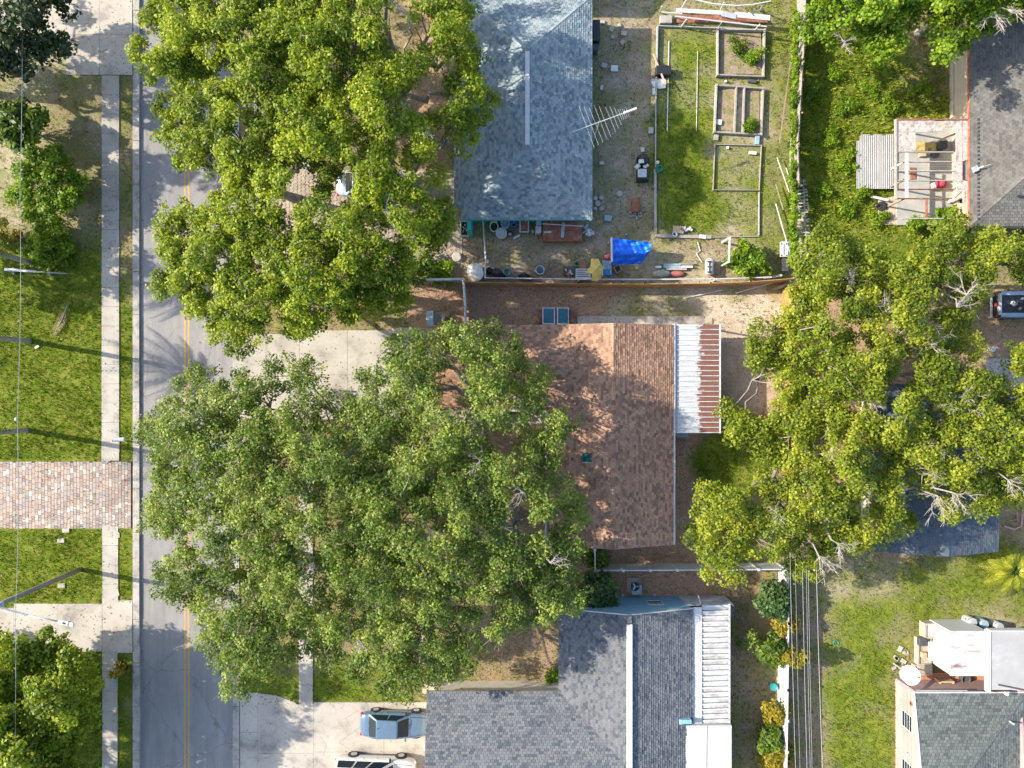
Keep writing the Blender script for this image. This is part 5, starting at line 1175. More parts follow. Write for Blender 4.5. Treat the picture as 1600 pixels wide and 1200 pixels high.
tub('barrel', 789.5, 352.5, .3, .75, M['bluegrey'], 'blue-grey barrel under the eave behind the white tub', M['bluegrey'], 'barrel')
tub('wash_tub', 783.5, 366, .36, .3, M['cloth'], 'round dirty white tub in front of the barrels', M['cloth'])
tub('plant_pot', 797, 367, .2, .35, M['black'], 'black pot with white inside next to the round tub', M['white_paint'], 'pot')
tub('plant_pot', 802.5, 353, .2, .5, M['blue_plastic'], 'deep blue bucket under the eave', M['soil'], 'bucket')
MB().obox(W(807,370,.12), .5,.16,.1,.5).build('scrap_pipe', M['cloth'], label='pale scrap lying beside the black pot', cat='scrap', bevel=.03)
frame_tray('table', 811.5, 345, 826, 366.5, .65, .1, M['metal_white'], M['wood_red'], 'white framed table with a red-brown top under the eave', 'table')
for px_, py_ in ((813,347),(824.5,347),(813,365),(824.5,365)): MB().box(X(px_)-.03,X(px_)+.03,Y(py_)-.03,Y(py_)+.03,0,.65).build('leg', M['metal_white'], bpy.data.objects['table'])
cab = thing('cabinet', W(841,355), 'blue-grey cabinet with a lighter lower shelf under the eave', 'cabinet')
MB().box(X(837),X(845.5),Y(356),Y(344),0,.95).build('body', M['bluegrey'], cab, bevel=.02); MB().box(X(836),X(845.5),Y(367),Y(356.5),0,.6).build('shelf', M['metal_white'], cab, bevel=.02)
MB().lathe(W(832.5,362), [(.1,0),(.12,.2),(.05,.3)], 10).build('white_jug', M['white_paint'], label='small white jug left of the blue-grey cabinet', cat='jug')
wb = thing('workbench', W(878,360), 'long rusty red workbench strewn with tools under the eave', 'workbench')
MB().box(X(848,.75),X(909,.75),Y(375,.75),Y(346,.75),.68,.75).build('top', M['wood_red'], wb)
for px_, py_ in ((850,349),(907,349),(850,372),(907,372)): MB().box(X(px_)-.05,X(px_)+.05,Y(py_)-.05,Y(py_)+.05,0,.68).build('leg', M['wood'], wb)
MB().box(X(848,.5),X(909,.5),Y(378,.5),Y(375.5,.5),.3,.72).build('apron', M['rust'], wb)
MB().tube([W(848,349.5,1.0), W(912,353.5,1.0)], .035, 6).build('long_pipe', M['metal_white'], label='long white pipe laid across the rusty workbench', cat='pipe')
MB().obox(W(879.5,359,.82), .22,1.05,.1,-.08).build('plank', M['bluegrey'], label='pale blue plank across the middle of the workbench', cat='plank', bevel=.02)
MB().obox(W(856,362.5,.79), .48,.12,.05,.05).build('saw', M['metal_white'], label='white blade tool on the left of the workbench', cat='tool')
for i in range(7): 
    MB().obox(W(913 + rnd.uniform(0,11), 350 + rnd.uniform(2,20), .3 + rnd.uniform(0,.4)), rnd.uniform(.2,.5), rnd.uniform(.1,.3), rnd.uniform(.1,.5), rnd.uniform(0,3)).build('salvage_piece', [M['bluegrey'],M['metal_white'],M['cloth']][i % 3], label='pale blue-white salvage heaped at the right end of the workbench', cat='salvage', group='salvage heap by the workbench', bevel=.02)
rb = thing('canister', W(743,426), 'large white cone-topped round tank at the fence corner', 'tank')
MB().lathe(W(743,427), [(.50,0),(.52,.1),(.52,.85),(.55,.88),(.55,.92)], 28).build('body', M['cloth'], rb); MB().lathe(W(743,427,.92), [(.54,0),(.3,.10),(.05,.19)], 28).build('lid', plain('cream_lid', (.66,.60,.52), .6), rb)
MB().lathe(W(714,402), [(.3,0),(.32,.2),(.28,.23)], 18).build('stump', M['concrete_old'], label='round grey stump stone on the pavers near the tank', cat='stump')
MB().box(X(671),X(697),Y(388),Y(357),.03,.09).build('plywood_sheet', M['wood'], label='weathered plywood sheet lying on the hexagon pavers', cat='board', bevel=.01)
def bag(px, py, r, h, mat, label, cat='bag', sy=.8, group=None):
    v = MB(); v.lathe(W(px,py), [(r*.7,0),(r,h*.3),(r*.9,h*.65),(r*.45,h*.9),(r*.12,h)], 11, 1, sy)
    v.v = [(x+rnd.gauss(0,r*.09), y+rnd.gauss(0,r*.09), z+rnd.gauss(0,h*.04)*(z > .02)) for x, y, z in v.v]
    return v.build('rubbish_bag', mat, label=label, cat=cat, group=group, smooth=True)
bag(764,424,.3,.45,M['black'],'leftmost black bag heaped in the fence corner'); bag(775,427,.38,.5,M['darkgrey'],'middle black bag heaped in the fence corner'); bag(784,431,.3,.4,M['black'],'right black bag of the corner heap')
tub('barrel', 792, 427, .24, .6, surf('dark_teal_bin', (.04,.11,.12), .15, 4, .5), 'dark teal bin beside the black bags', M['water'], 'bin')
MB().obox(W(761,409,.1), .22,.22,.2,.1).build('small_box', M['cloth'], label='small white box on the pipe fence side', cat='box', bevel=.01)
tp = MB(); tp.add([W(809,436,0), W(835,436,0), W(833,434,.05), W(819,425,.5), W(822,436,.55), W(811,430,.1)], [(0,5,3),(0,3,4),(4,3,2),(4,2,1),(0,4,1)]); tp.build('black_tarp', M['black'], label='black plastic tarp draped in a peak by the fence', cat='tarp')
tub('barrel', 843, 425, .3, .85, M['bluegrey'], 'round barrel of dark water by the fence', M['water'], 'barrel', wall=.045)
jk = thing('scrap_crate', W(889,424), 'dark crate of scrap left of the striped bench', 'crate')
MB().box(X(880.5),X(897),Y(431),Y(417),0,.3).build('body', M['darkgrey'], jk, bevel=.02)
for i in range(6): MB().obox(W(rnd.uniform(884,895), rnd.uniform(421,429), .34), .25,.08,.08,rnd.random()*3).build('scrap', M['cloth'] if i % 2 else M['terracotta'], jk)
bn = thing('slatted_bench', W(910,428), 'white slatted bench half covered by the yellow umbrella', 'bench')
for i in range(5): MB().box(X(898),X(922),Y(423+i*3.2),Y(421.2+i*3.2),.4,.44).build('slat', M['white_paint'], bn)
for px_ in (900,920): MB().box(X(px_)-.04,X(px_)+.04,Y(437),Y(421),0,.39).build('leg', M['white_paint'], bn)
MB().box(X(898),X(922),Y(438),Y(436.8),.3,.85).build('backrest', M['white_paint'], bn)
tub('plant_pot', 901, 413.5, .17, .3, M['green_plastic'], 'green pot above the slatted bench', None, 'pot'); tub('plant_pot', 909.5, 415, .24, .28, M['terracotta'], 'white rimmed terracotta pot left of the umbrella', M['terracotta'], 'pot')
um = thing('patio_umbrella', W(931,420), 'faded yellow half-folded patio umbrella standing by the fence', 'umbrella')
c = W(931,420,2.0); um_r = [(-6,-17),(5,-16),(7,-8),(14,-3),(10,3),(9,12),(4,17),(-5,17),(-6,7),(-15,4),(-8,-3)]
u_ = MB(); n_ = len(um_r); tp_ = c + Vector((0,0,.25))
u_.add([tp_] + [c + Vector((x*S, -y*S, -.35 if (x*x+y*y) > 150 else -.02)) for x, y in um_r] , [(0, 1+(i+1) % n_, 1+i) for i in range(n_)]); u_.build('canopy', M['umbrella'], um)
MB().tube([Vector((c.x,c.y,0)), c + Vector((0,0,.28))], .03, 6).build('pole', M['metal_white'], um)
MB().slab([W(941,407,.5), W(955,407,.5), W(956,422,.35), W(943,424,.35)], .03).build('acrylic_sheet', M['bluegrey'], label='pale grey-blue plastic sheet leaning right of the umbrella', cat='sheet')
ch = thing('garden_chair', W(948,427), 'blue garden chair in front of the fence right of the umbrella', 'chair')
MB().box(X(942),X(954),Y(430),Y(422),.38,.42).build('seat', M['blue_plastic'], ch); MB().box(X(942),X(954),Y(433),Y(431),.4,.9).build('backrest', M['blue_plastic'], ch)
for px_, py_ in ((942,423),(954,423),(942,431),(954,431)): MB().tube([W(px_,py_), W(px_,py_,.55)], .025, 6).build('leg', M['metal_white'], ch)
for px_ in (941.5,954.5): MB().bar(W(px_,422,.58), W(px_,432,.58), .05,.03).build('armrest', M['metal_white'], ch)
bag(950,402,.26,.5,M['pink'],'pink cloth bundle beside the blue tarp','bundle')
frame_tray('wood_crate', 959, 415.5, 970, 426.5, 0, .3, M['wood'], M['soil'], 'open wooden crate tipped beside the blue tarp', 'crate')
o_ = bpy.data.objects['wood_crate']; o_.rotation_euler = (0,0,.55)
# blue tarp over a frame
tb = thing('tarp_shelter', W(986,394), 'bright blue tarp stretched over a white post frame', 'tarp')
tm = MB(); nx, ny = 44, 30; g_ = []
for j in range(ny+1):
    for i in range(nx+1):
        u, v = i/nx, j/ny
        top = 372 + 7*u; bot = 414 - 1.5*u - 10*max(0, u-.85)*6; x_ = 956 + (1018 - 6*v*v*1.5 - 956)*u
        zz = 1.75 - .25*u - (.95*max(0, v-.52)/.48 if v > .52 else 0) - .12*math.sin(math.pi*u)*math.sin(math.pi*min(1, v/.52)) + .05*math.sin(u*17+v*6+2*math.sin(v*7)) + .03*math.sin(v*31+4*u) + .03*math.sin(u*41-v*13) + rnd.gauss(0,.006)
        g_.append(W(x_, top + (bot-top)*v, zz))
tm.add(g_, [(j*(nx+1)+i, (j+1)*(nx+1)+i, (j+1)*(nx+1)+i+1, j*(nx+1)+i+1) for j in range(ny) for i in range(nx)]); tm.build('sheet', M['tarp'], tb, smooth=True)
MB().tube([W(955.5,371,1.78), W(956,409,1.78)], .07, 8).build('ridge_pole', M['white_paint'], tb)
for px_, py_ in ((955.5,373),(956,408)): MB().tube([Vector((X(px_,1.7), Y(py_,1.7), 0)), W(px_,py_,1.7)], .045, 8).build('post', M['white_paint'], tb)
MB().lathe(W(977.5,368), [(.07,0),(.08,.3),(.03,.42)], 10).build('bottle', M['bluegrey'], label='pale bottle standing just above the blue tarp', cat='bottle')
# right part of the side yard
bp = thing('canvas_cover', W(1033,428), 'grey-green canvas heap by the fence right of the tarp', 'canvas')
q = MB(); q.lathe(W(1033,428), [(.6,0),(.58,.15),(.4,.28),(.1,.32)], 14, 1.15, .5); q.build('cloth', M['canvas_green'], bp, smooth=True)
q = MB(); q.lathe(W(1058,428), [(.5,0),(.48,.12),(.3,.2),(.05,.22)], 14, 1.1, .42); q.build('red_cover', plain('faded_red_cloth', (.30,.10,.09), .9), label='faded red cover beside the grey-green canvas', cat='cover', smooth=True)
for i, (x0, x1, y, m_) in enumerate(((1036,1062,414,'bluegrey'),(1036,1064,417.5,'bluegrey'),(1040,1072,421,'wood_grey'),(1062,1082,413,'wood_grey'),(1064,1081,417.5,'cloth'),(1023,1032,418,'cloth'))):
    MB().box(X(x0),X(x1),Y(y+1.6),Y(y-1.5),.1,.18+.02*i).build('plank', M[m_], label=['top left blue-grey plank of the lumber pile','second blue-grey plank of the lumber pile','lowest grey plank of the lumber pile','upper right grey plank of the lumber pile','lower right pale plank of the lumber pile','short pale board left of the lumber pile'][i], cat='plank')
pt = thing('propane_tank', W(1108.5,417), 'white horizontal gas tank with dark fittings near the fence', 'gas tank')
MB().tube([W(1108.5,404.5,.42), W(1108.5,406,.42), W(1108.5,428,.42), W(1108.5,429.5,.42)], [.18,.29,.29,.18], 16).build('tank', M['white_paint'], pt, smooth=True)
for y in (409,417,425): MB().obox(W(1108.5,y,.73), .3,.09,.05).build('fitting', M['black'], pt)
MB().bar(W(1108.5,407,.74), W(1108.5,427,.74), .07,.04).build('strap', M['darkgrey'], pt)
for y in (409,425): MB().box(X(1103),X(1114),Y(y+1),Y(y-1),0,.2).build('stand', M['metal_grey'], pt)
rails('clothes_rail', [(1140.5,371),(1139,409)], 1.7, .07, 'white pipe rail standing upright beside the green bush', M['white_paint'], 'rail')
cl = thing('cooler', W(1225,390), 'white cooler box with a grooved lid near the vine fence', 'cooler')
MB().box(X(1218.5),X(1231.5),Y(401.5),Y(378.5),0,.42).build('body', M['bluegrey'], cl, bevel=.03); MB().box(X(1218.5,.45),X(1231.5,.45),Y(401.5,.45),Y(378.5,.45),.42,.5).build('lid', M['white_paint'], cl, bevel=.03)
MB().box(X(1224.6,.5),X(1225.4,.5),Y(399,.5),Y(381,.5),.5,.515).build('groove', M['darkgrey'], cl)
for px_, py_ in ((1221,381),(1229,381),(1221,399),(1229,399)): MB().lathe(W(px_,py_,.5), [(.05,0),(.05,.02)], 8).build('knob', M['darkgrey'], cl)
MB().box(X(1221),X(1231),Y(424),Y(404),.02,.1).build('board', M['wood_grey'], label='short grey board below the white cooler', cat='board')
MB().bar(W(1170,437,.4), W(1222,430,.9), .14,.03).build('board', M['wood_grey'], label='weathered board leaning along the orange fence end', cat='board')
MB().bar(W(1208,452,.3), W(1245,440,.8), .2,.03).build('board', M['wood'], label='short fallen fence board at the orange fence corner', cat='board'); 
for i, (a, b) in enumerate((((1150,458),(1228,436)), ((1068,466),(1130,453)))):
    MB().bar(W(*a,.1), W(*b,.12), .07,.03).build('lath', M['cloth'], label=['longer pale lath lying below the orange fence', 'shorter pale lath lying below the orange fence'][i], cat='lath')
MB().tube([W(1090,378,.05),W(1094,392,.06),W(1088,396,.05),W(1097,410,.05)], .03, 5).build('chain', M['cloth'], label='pale chain lying above the gas tank', cat='chain')
MB().tube([W(1155,395,.05),W(1160,388,.4),W(1168,385,.5),W(1178,388,.4),W(1182,396,.05)], .025, 6).build('hoop', M['wood_grey'], label='bent hoop over the bright green bush', cat='hoop')
tw = MB()
for i in range(14): branch(tw, W(1185,393,.1), W(1185+rnd.uniform(-14,14), 393+rnd.uniform(-10,12), rnd.uniform(.05,.5)), .018,.006,2,.1,4)
tw.build('dry_branch', M['deadwood'], label='bleached dry branch lying right of the bright bush', cat='branch')

M['bed_soil'] = surf('bed_soil', (0.25,0.19,0.13), .25, 4, .95, bmp=.5, c2=(0.14,0.15,0.03), scale2=1.3)
# ------------------------------------------------------------------ garden frames on the back lawn
def bed(label, pts, w, h, mat, inner=(), z=.0):
    e = thing('garden_bed', W(*pts[0]), label, 'garden bed')
    for a, b in zip(pts, pts[1:]+pts[:1]): MB().bar(W(*a, h/2), W(*b, h/2), w, h).build('board', mat, e)
    for a, b in inner: MB().bar(W(*a, h/2+.002), W(*b, h/2+.002), w*.9, h).build('divider', mat, e)
    for p in pts: MB().obox(W(*p, h*.6), w*1.3, w*1.3, h*1.25).build('corner_post', M['wood_grey'], e)
bed('uppermost grey-framed garden bed on the back lawn', [(1121,47),(1194,48),(1192,120.5),(1120.5,118)], .09, .32, M['wood_grey'])
bed('grey-framed garden bed divided in three by two boards', [(1119,134),(1192,139),(1188.5,211),(1116,207)], .10, .3, M['wood_grey'], [((1150,137),(1147,208.5)), ((1162.5,138),(1160,209.5))])
bed('lowest garden bed with thin pale edging', [(1117,226),(1189.5,227.5),(1186,297.5),(1114,297)], .04, .16, M['wood_grey'])
ed = thing('lawn_edging', W(1024,200), 'pale timber and concrete edging around the back lawn', 'edging')
for a, b, w, h, m_ in (((1027,42),(1024.5,150),.09,.25,'pipe'), ((1024.5,150),(1024,262),.06,.2,'pipe'), ((1023.5,264),(1024,365),.17,.12,'concrete_old'), ((1024,368.5),(1111,370.5),.22,.14,'wood_grey'), ((1027,41),(1195,47),.05,.2,'pipe'), ((1186,300),(1185.5,368),.05,.15,'pipe'), ((1112,371),(1186,369.5),.05,.1,'wood_grey')):
    MB().bar(W(*a,h/2), W(*b,h/2), w, h).build('edge_board', M[m_], ed)
MB().bar(W(1045,64,.03), W(1042.5,205,.03), .06,.05).build('pipe', M['cloth'], label='thin pale pipe lying inside the left lawn edge', cat='pipe')
MB().bar(W(1090,80,.03), W(1088,205,.03), .03,.03).build('string', M['cloth'], label='faint string line across the middle of the back lawn', cat='string')
for i, (px_, py_, r_, lab) in enumerate(((1172,92,13,'leafy green plant clump in the uppermost garden bed'), (1150,78,9,'small weedy plant on the left of the uppermost garden bed'), (1173,195,7,'low green plants at the right end of the divided bed'))):
    shrub(px_, py_, r_, .5, M['leaf_lime'] if i != 1 else M['leaf_glossy'], lab, 9, 7, 18, .14, .07, .28, name='bed_plant', cat='plant', stems=3)
for x0, y0, x1, y1 in ((1123,50,1190,117), (1121,138,1147,206), (1163,142,1186,208)):
    MB().prism([(X(a + rnd.gauss(0,1)), Y(b + rnd.gauss(0,1))) for a, b in ((x0,y0),((x0+x1)/2,y0+2),(x1,y0),(x1-1,(y0+y1)/2),(x1,y1),((x0+x1)/2,y1-2),(x0,y1),(x0+1,(y0+y1)/2))], -.02, .03).build('bed_soil', M['bed_soil'], ed)
rk = thing('trellis_frame', W(1120,25), 'white pipe trellis frame with cross pieces at the top of the lawn', 'trellis')
for a, b, z in (((1055,25.5),(1198,41.5),1.2), ((1033,19),(1066,21.5),1.0), ((1084,-1),(1115,6),1.5), ((1115,6),(1150,9),1.5), ((1150,9),(1178,7),1.5), ((1178,7),(1204,2),1.5)): MB().tube([W(*a,z), W(*b,z)], .05, 6).build('rail', M['white_paint'], rk)
for a, b in (((1072,0),(1061,20)), ((1131,4),(1124,20)), ((1073,30),(1063,43)), ((1128,34),(1121,46)), ((1187,38),(1178,49)), ((1191,9),(1187,17)), ((1034,10),(1031,19)), ((1170,20),(1191,15))):
    MB().tube([W(*b,.0), W(*a,1.3)], .045, 6).build('leg', M['white_paint'], rk)
MB().bar(W(1056,16,1.0), W(1130,20,1.05), .26,.04).build('board', M['white_paint'], label='long white board laid on the trellis, left', cat='board')
MB().bar(W(1128,21,1.08), W(1150,26,1.08), .36,.03).build('metal_sheet', M['metal_grey'], label='small grey sheet between the white boards', cat='sheet')
MB().bar(W(1148,22.5,1.02), W(1203,28,1.0), .34,.04).build('board', M['cloth'], label='long off-white board laid on the trellis, right', cat='board')
MB().box(X(1056),X(1200),Y(36),Y(24),.02,.06).build('brown_sheet', M['wood_red'], label='brown sheet under the trellis boards', cat='sheet')
MB().box(X(1030),X(1048.5),Y(39),Y(27),.0,.3).build('stone_block', M['concrete_old'], label='pale square block at the upper left lawn corner', cat='block', bevel=.02)
MB().box(X(1023),X(1046),Y(122),Y(107.5),.05,.55).build('black_chest', M['black'], label='black chest at the left edge of the lawn', cat='chest', bevel=.03)
q = MB(); q.add([W(1018,123,.4),W(1041,123,.45),W(1040,137,.2),W(1030,139,.12),W(1020,135,.1),W(1017,128,.15)], [(0,5,4,3,2,1)]); q.build('rag', M['cloth'], label='crumpled white cloth below the black chest', cat='cloth')
MB().bar(W(1020.5,84,.2), W(1040,132,.7), .11,.05).build('plank', plain('pinkish_plank', (.44,.29,.21), .8), label='reddish plank propped across the black chest', cat='plank')
MB().obox(W(1021.5,143,.1), .18,.45,.2,.05).build('white_box', M['cloth'], label='small white box under the crumpled cloth', cat='box')
for i, (px_, py_, sx, sy, m_, lab) in enumerate(((1134,127,.15,.15,'white_paint','small white item between the two upper beds'), (1175,127,.6,.22,'darkgrey','dark tool lying between the two upper beds'), (1123,191,.4,.35,'cloth','white rag inside the divided bed'), (1176,239,.5,.22,'cloth','white brick in the lowest garden bed'), (1137,231,.15,.2,'cloth','small white scrap in the lowest bed corner'), (1119,215,.3,.4,'wood_grey','small grey block between the two lower beds'), (1183,219,.3,.6,'bluegrey','pale slab at the right end between the lower beds'), (1017,204,.35,.4,'concrete','grey block outside the left lawn edge'), (1004,234,.25,.3,'white_paint','white square scrap on the path above the bins'), (940,255,.3,.2,'white_paint','white scrap near the house wall'), (940,137,.2,.3,'white_paint','tall white scrap on the path beside the roof'), (960,107,.5,.4,'cloth','pale crumpled scrap on the dirt path'), (1060,359,.75,.5,'cardboard','tan cardboard sheet at the lower left lawn corner'), (1098,370,.45,.25,'cloth','white block on the lower lawn edging'), (950,341,.5,.4,'bluegrey','grey flagstone right of the workbench'))):
    MB().obox(W(px_,py_,.1), sx, sy, .14, rnd.uniform(-.2,.2)).build('yard_scrap', M[m_], label=lab, cat='scrap', bevel=.02)
tub('plant_pot', 1053, 367, .17, .25, M['white_paint'], 'white pot standing on the lower lawn edging', None, 'pot')
for i in range(7): MB().obox(W(1065+i*2.6, 358+rnd.uniform(-2,3), .1), rnd.uniform(.15,.3), .15, .14, rnd.random()*3).build('white_stone', M['white_paint'], label='white stone in the row at the lower lawn edge', cat='stone', group='white stones at the lower lawn edge', bevel=.04)
bi = thing('wheelie_bin', W(1003,273), 'black wheeled bin with a grey lid on the dirt path', 'bin')
MB().box(X(996,.5),X(1011,.5),Y(283,.5),Y(265,.5),0,.9).build('body', M['black'], bi, bevel=.04); MB().box(X(996.5,.95),X(1010.5,.95),Y(277,.95),Y(264,.95),.9,.98).build('lid', M['metal_grey'], bi, bevel=.05)
for px_ in (997,1010): w_ = MB().lathe((0,0,0), [(.11,-.03),(.11,.03)], 12).build('wheel', M['rubber'], bi); w_.rotation_euler = (0,math.pi/2,0); w_.location = Vector((X(px_), Y(283), .11)) - bi.location
b2 = thing('rubbish_pile', W(1003,254), 'black bags with white trays piled above the wheeled bin', 'rubbish'); 
q = MB(); q.lathe(W(1003,253), [(.4,0),(.45,.3),(.35,.6),(.1,.7)], 12); q.build('bag', M['black'], b2, smooth=True)
for dx, dy in ((0,0),(-6,8),(7,7)): MB().obox(W(1002+dx,252+dy,.66-.03*abs(dx)), .35,.25,.08,rnd.random()).build('tray', M['cloth'], b2)
tub('plant_pot', 1028, 266.5, .22, .5, M['green_plastic'], 'green barrel pot on the left lawn edge', M['green_plastic'], 'pot')
MB().lathe(W(1025.5,257,0), [(.1,0),(.12,.5),(.03,.6)], 10).build('garden_ornament', M['cloth'], label='small white ornament above the green barrel pot', cat='ornament')
for i, (px_, py_, r_) in enumerate(((968,302.5,.22),(930.5,310,.16),(934,318,.2),(939.5,309,.16),(940,326,.16),(930,326,.13))):
    MB().lathe(W(px_,py_,.0), [(r_,0),(r_,.05),(r_*.9,.07)], 12).build('stepping_stone', M['concrete'], label=['lone round pale lid on the dirt path'][0] if i == 0 else 'round grey stepping stone by the corner of the grey-blue roof', cat='stone', group=None if i == 0 else 'stepping stones at the roof corner')
rb_ = thing('rusty_barrel', W(993,320), 'rusty barrel lying on the dirt path', 'barrel')
MB().tube([W(993,311,.28),W(993,312,.28),W(993,331,.28),W(993,332,.28)], [.24,.28,.28,.24], 16).build('drum', M['rust'], rb_, smooth=True)
for y in (317,326): MB().tube([W(993,y-.4,.28), W(993,y+.4,.28)], .295, 16).build('band', M['wood_red'], rb_)
for i in range(8): MB().obox(W(rnd.uniform(985,1000), rnd.uniform(330,345), .06), rnd.uniform(.1,.3), .12, .1, rnd.random()*3).build('broken_block', M['concrete'], label='pale rubble piece below the rusty barrel', cat='rubble', group='rubble below the rusty barrel')
for i, (a, b, w_) in enumerate((((1237,84),(1218,224),.07), ((1214,246),(1233,300),.05), ((1228,262),(1262,368),.05), ((1212,288),(1224,328),.05), ((1212,318),(1236,402),.06))):
    MB().bar(W(*a,.35), W(*b,.5), w_,.05).build('pole', [M['wood'],M['metal_white'],M['metal_white'],M['wood_grey'],M['metal_white']][i], label=['long tan pole lying beside the vine fence', 'upper white pole leaning by the vine', 'white pole crossing into the broken fence', 'short grey pole on the right strip', 'white pole pointing to the cooler'][i], cat='pole')
ac = thing('air_conditioner', W(932,50), 'black wall unit against the upper right side of the grey-blue roof', 'air conditioner')
MB().box(X(926,.9),X(937.5,.9),Y(64,.9),Y(31,.9),0,.95).build('body', M['black'], ac, bevel=.03); MB().box(X(926,.9),X(935,.9),Y(76,.9),Y(66,.9),0,.7).build('box', M['darkgrey'], ac)
for i, (px_, py_, r_) in enumerate(((942,35,.16),(956,45,.2),(968,40,.14),(975,52,.2),(973,66,.18),(957,58,.14),(944,102,.2))):
    MB().obox(W(px_,py_,.06), r_*2, r_*1.6, .12, i).build('lime_rock', M['concrete'], label='pale rock bordering the dirt path at the top', cat='rock', group='rocks bordering the dirt path', bevel=.05)
# utility boxes at the wing corner, air conditioner by the slate-blue house
mt = thing('utility_box', W(671,497), 'grey metal utility cabinet at the garage wing corner', 'utility box')
MB().box(X(666,1.1),X(677,1.1),Y(508,1.1),Y(486,1.1),0,1.1).build('cabinet', M['bluegrey'], mt, bevel=.02); MB().box(X(667,1.1),X(676,1.1),Y(497.5,1.1),Y(496.5,1.1),1.1,1.115).build('seam', M['darkgrey'], mt)
pmp = thing('pump', W(692,498), 'white water pump on a tan board behind the garage wing', 'pump')
MB().box(X(678),X(702),Y(505),Y(488),0,.06).build('board', M['cardboard'], pmp); MB().tube([W(692,492,.35),W(692,505,.35)], .14, 12).build('tank', M['white_paint'], pmp); MB().obox(W(698,500,.2), .3,.4,.3).build('motor', M['rust'], pmp, bevel=.04); MB().obox(W(692,498.5,.12), .2,.4,.16).build('foot', M['metal_grey'], pmp)
cu = thing('air_conditioner', W(986,914), 'square outdoor cooling unit with round fan beside the white fence', 'air conditioner')
MB().box(X(979.5),X(1000.5),Y(924),Y(902.5),0,.08).build('pad', M['concrete_old'], cu)
MB().box(X(984.5),X(999.5),Y(924),Y(909),.08,.78).build('casing', M['bluegrey'], cu, bevel=.03)
MB().lathe(W(992.3,922.8*.5+916.2*.5-3,.78), [(.29,0),(.29,.03)], 20).build('fan_well', M['black'], cu)
fc = W(992.3,916.5,.82)
for k in range(3): MB().obox(fc + Vector((.12*math.cos(k*2.09), .12*math.sin(k*2.09), 0)), .24,.1,.012, k*2.09, tilt=(.3,0)).build('fan_blade', M['metal_grey'], cu)
for r_ in (.1,.2,.28):
    MB().tube([fc + Vector((r_*math.cos(t*.3142), r_*math.sin(t*.3142), .03)) for t in range(21)], .007, 4).build('guard_ring', M['darkgrey'], cu)
# ------------------------------------------------------------------ ruined porch
pr = thing('porch_ruin', W(1455,270), 'ruined open porch frame with broken decking against the warm grey roof', 'porch')
MB().box(X(1400),X(1520),Y(352),Y(190),-.05,.10).build('floor_slab', surf('grey_slab', (.30,.30,.275), .12, 2, .9, c2=(.4,.37,.32)), pr)
MB().prism([(X(a),Y(b)) for a, b in ((1372,312),(1405,305),(1425,312),(1425,350),(1380,352),(1372,335))], -.04, .07).build('dirt_slab', surf('tan_slab', (.44,.34,.25), .15, 2, .9), pr)
zp = 2.35; deckm = surf('rotten_decking', (.42,.37,.335), .22, 5, .95, c2=(.20,.16,.13), scale2=4)
def deck(x0,y0,x1,y1,nm='deck_panel',z=zp, m_=deckm): MB().box(X(x0,z),X(x1,z),Y(y1,z),Y(y0,z),z,z+.05).build(nm, m_, pr)
deck(1401,188,1461,206.5); deck(1401,207,1430,236.5); deck(1462.5,196,1472,205); deck(1475,189,1492,199)
deck(1493,187,1503,252); deck(1503.5,188,1519.5,222); deck(1488,252.5,1503,284.5); deck(1504,223,1519.5,250,z=zp-.03); deck(1504,283,1518,318); deck(1494,285,1503.2,300); deck(1496,318,1512,352, m_=surf('tan_decking', (.50,.37,.26), .15, 4, .9))
MB().box(X(1492,2.2),X(1519,2.2),Y(281,2.2),Y(251.5,2.2),2.15,2.2).build('rusty_panel', surf('brown_panel', (.28,.235,.205), .25, 5, .9), pr)
MB().box(X(1399,2.45),X(1401.8,2.45),Y(311,2.45),Y(186,2.45),2.3,2.47).build('beam', M['wood_grey'], pr)
MB().box(X(1402,2.45),X(1519,2.45),Y(187.6,2.45),Y(185.4,2.45),2.3,2.46).build('beam', M['wood_red'], pr)
for y in (237.5,252.5,267,282,295.5,310): MB().box(X(1402,2.4),X(1490 if y < 300 else 1488,2.4),Y(y+.7,2.4),Y(y-.7,2.4),2.28,2.42).build('rafter', M['wood_grey'] if y < 290 else M['wood_red'], pr)
MB().box(X(1447.3,2.4),X(1449.6,2.4),Y(342,2.4),Y(311,2.4),2.28,2.41).build('rafter', M['wood_red'], pr); MB().box(X(1410,2.4),X(1510,2.4),Y(342,2.4),Y(340.6,2.4),2.28,2.42).build('rafter', M['wood_grey'], pr)
MB().box(X(1415,2.5),X(1420,2.5),Y(309,2.5),Y(238.5,2.5),2.43,2.46).build('white_strip', M['white_paint'], pr)
for x, y, m_ in ((1389,266.5,'cloth'),(1388,294,'wood'),(1386,323,'wood'),(1483,318,'wood'),(1485,212,'cloth'),(1395,204,'wood')): MB().box(X(x)-.05,X(x)+.05,Y(y)-.05,Y(y)+.05,0,2.3).build('post', M[m_], pr)
MB().bar(W(1465,221,.9), W(1493,208,1.0), .1,.05).build('loose_board', M['cardboard'], pr)
cs = thing('metal_sheeting', W(1368,252), 'flat grey corrugated metal sheeting beside the ruined porch', 'sheeting')
for i in range(9):
    x0 = 1339 + i*6.6 + max(0, (4-i))*.0; x1 = x0 + 6.4; t0 = 210 + (8 if i == 0 else 0) + (2 if i % 3 == 0 else 0)
    MB().slab([W(x0,295,.34), W(x1,295,.34), W(x1,t0,.36), W(x0,t0,.36)], .03).build('metal_panel', surf('dull_tin', (.38,.375,.36), .1, 1.5, .6, bmp=.1) if i == 0 else bpy.data.materials['dull_tin'], cs)
    for k in (.15, 3.3): MB().bar(W(x0+k,295,.37), W(x0+k,t0,.39), .05,.035).build('rib', bpy.data.materials['dull_tin'], cs)
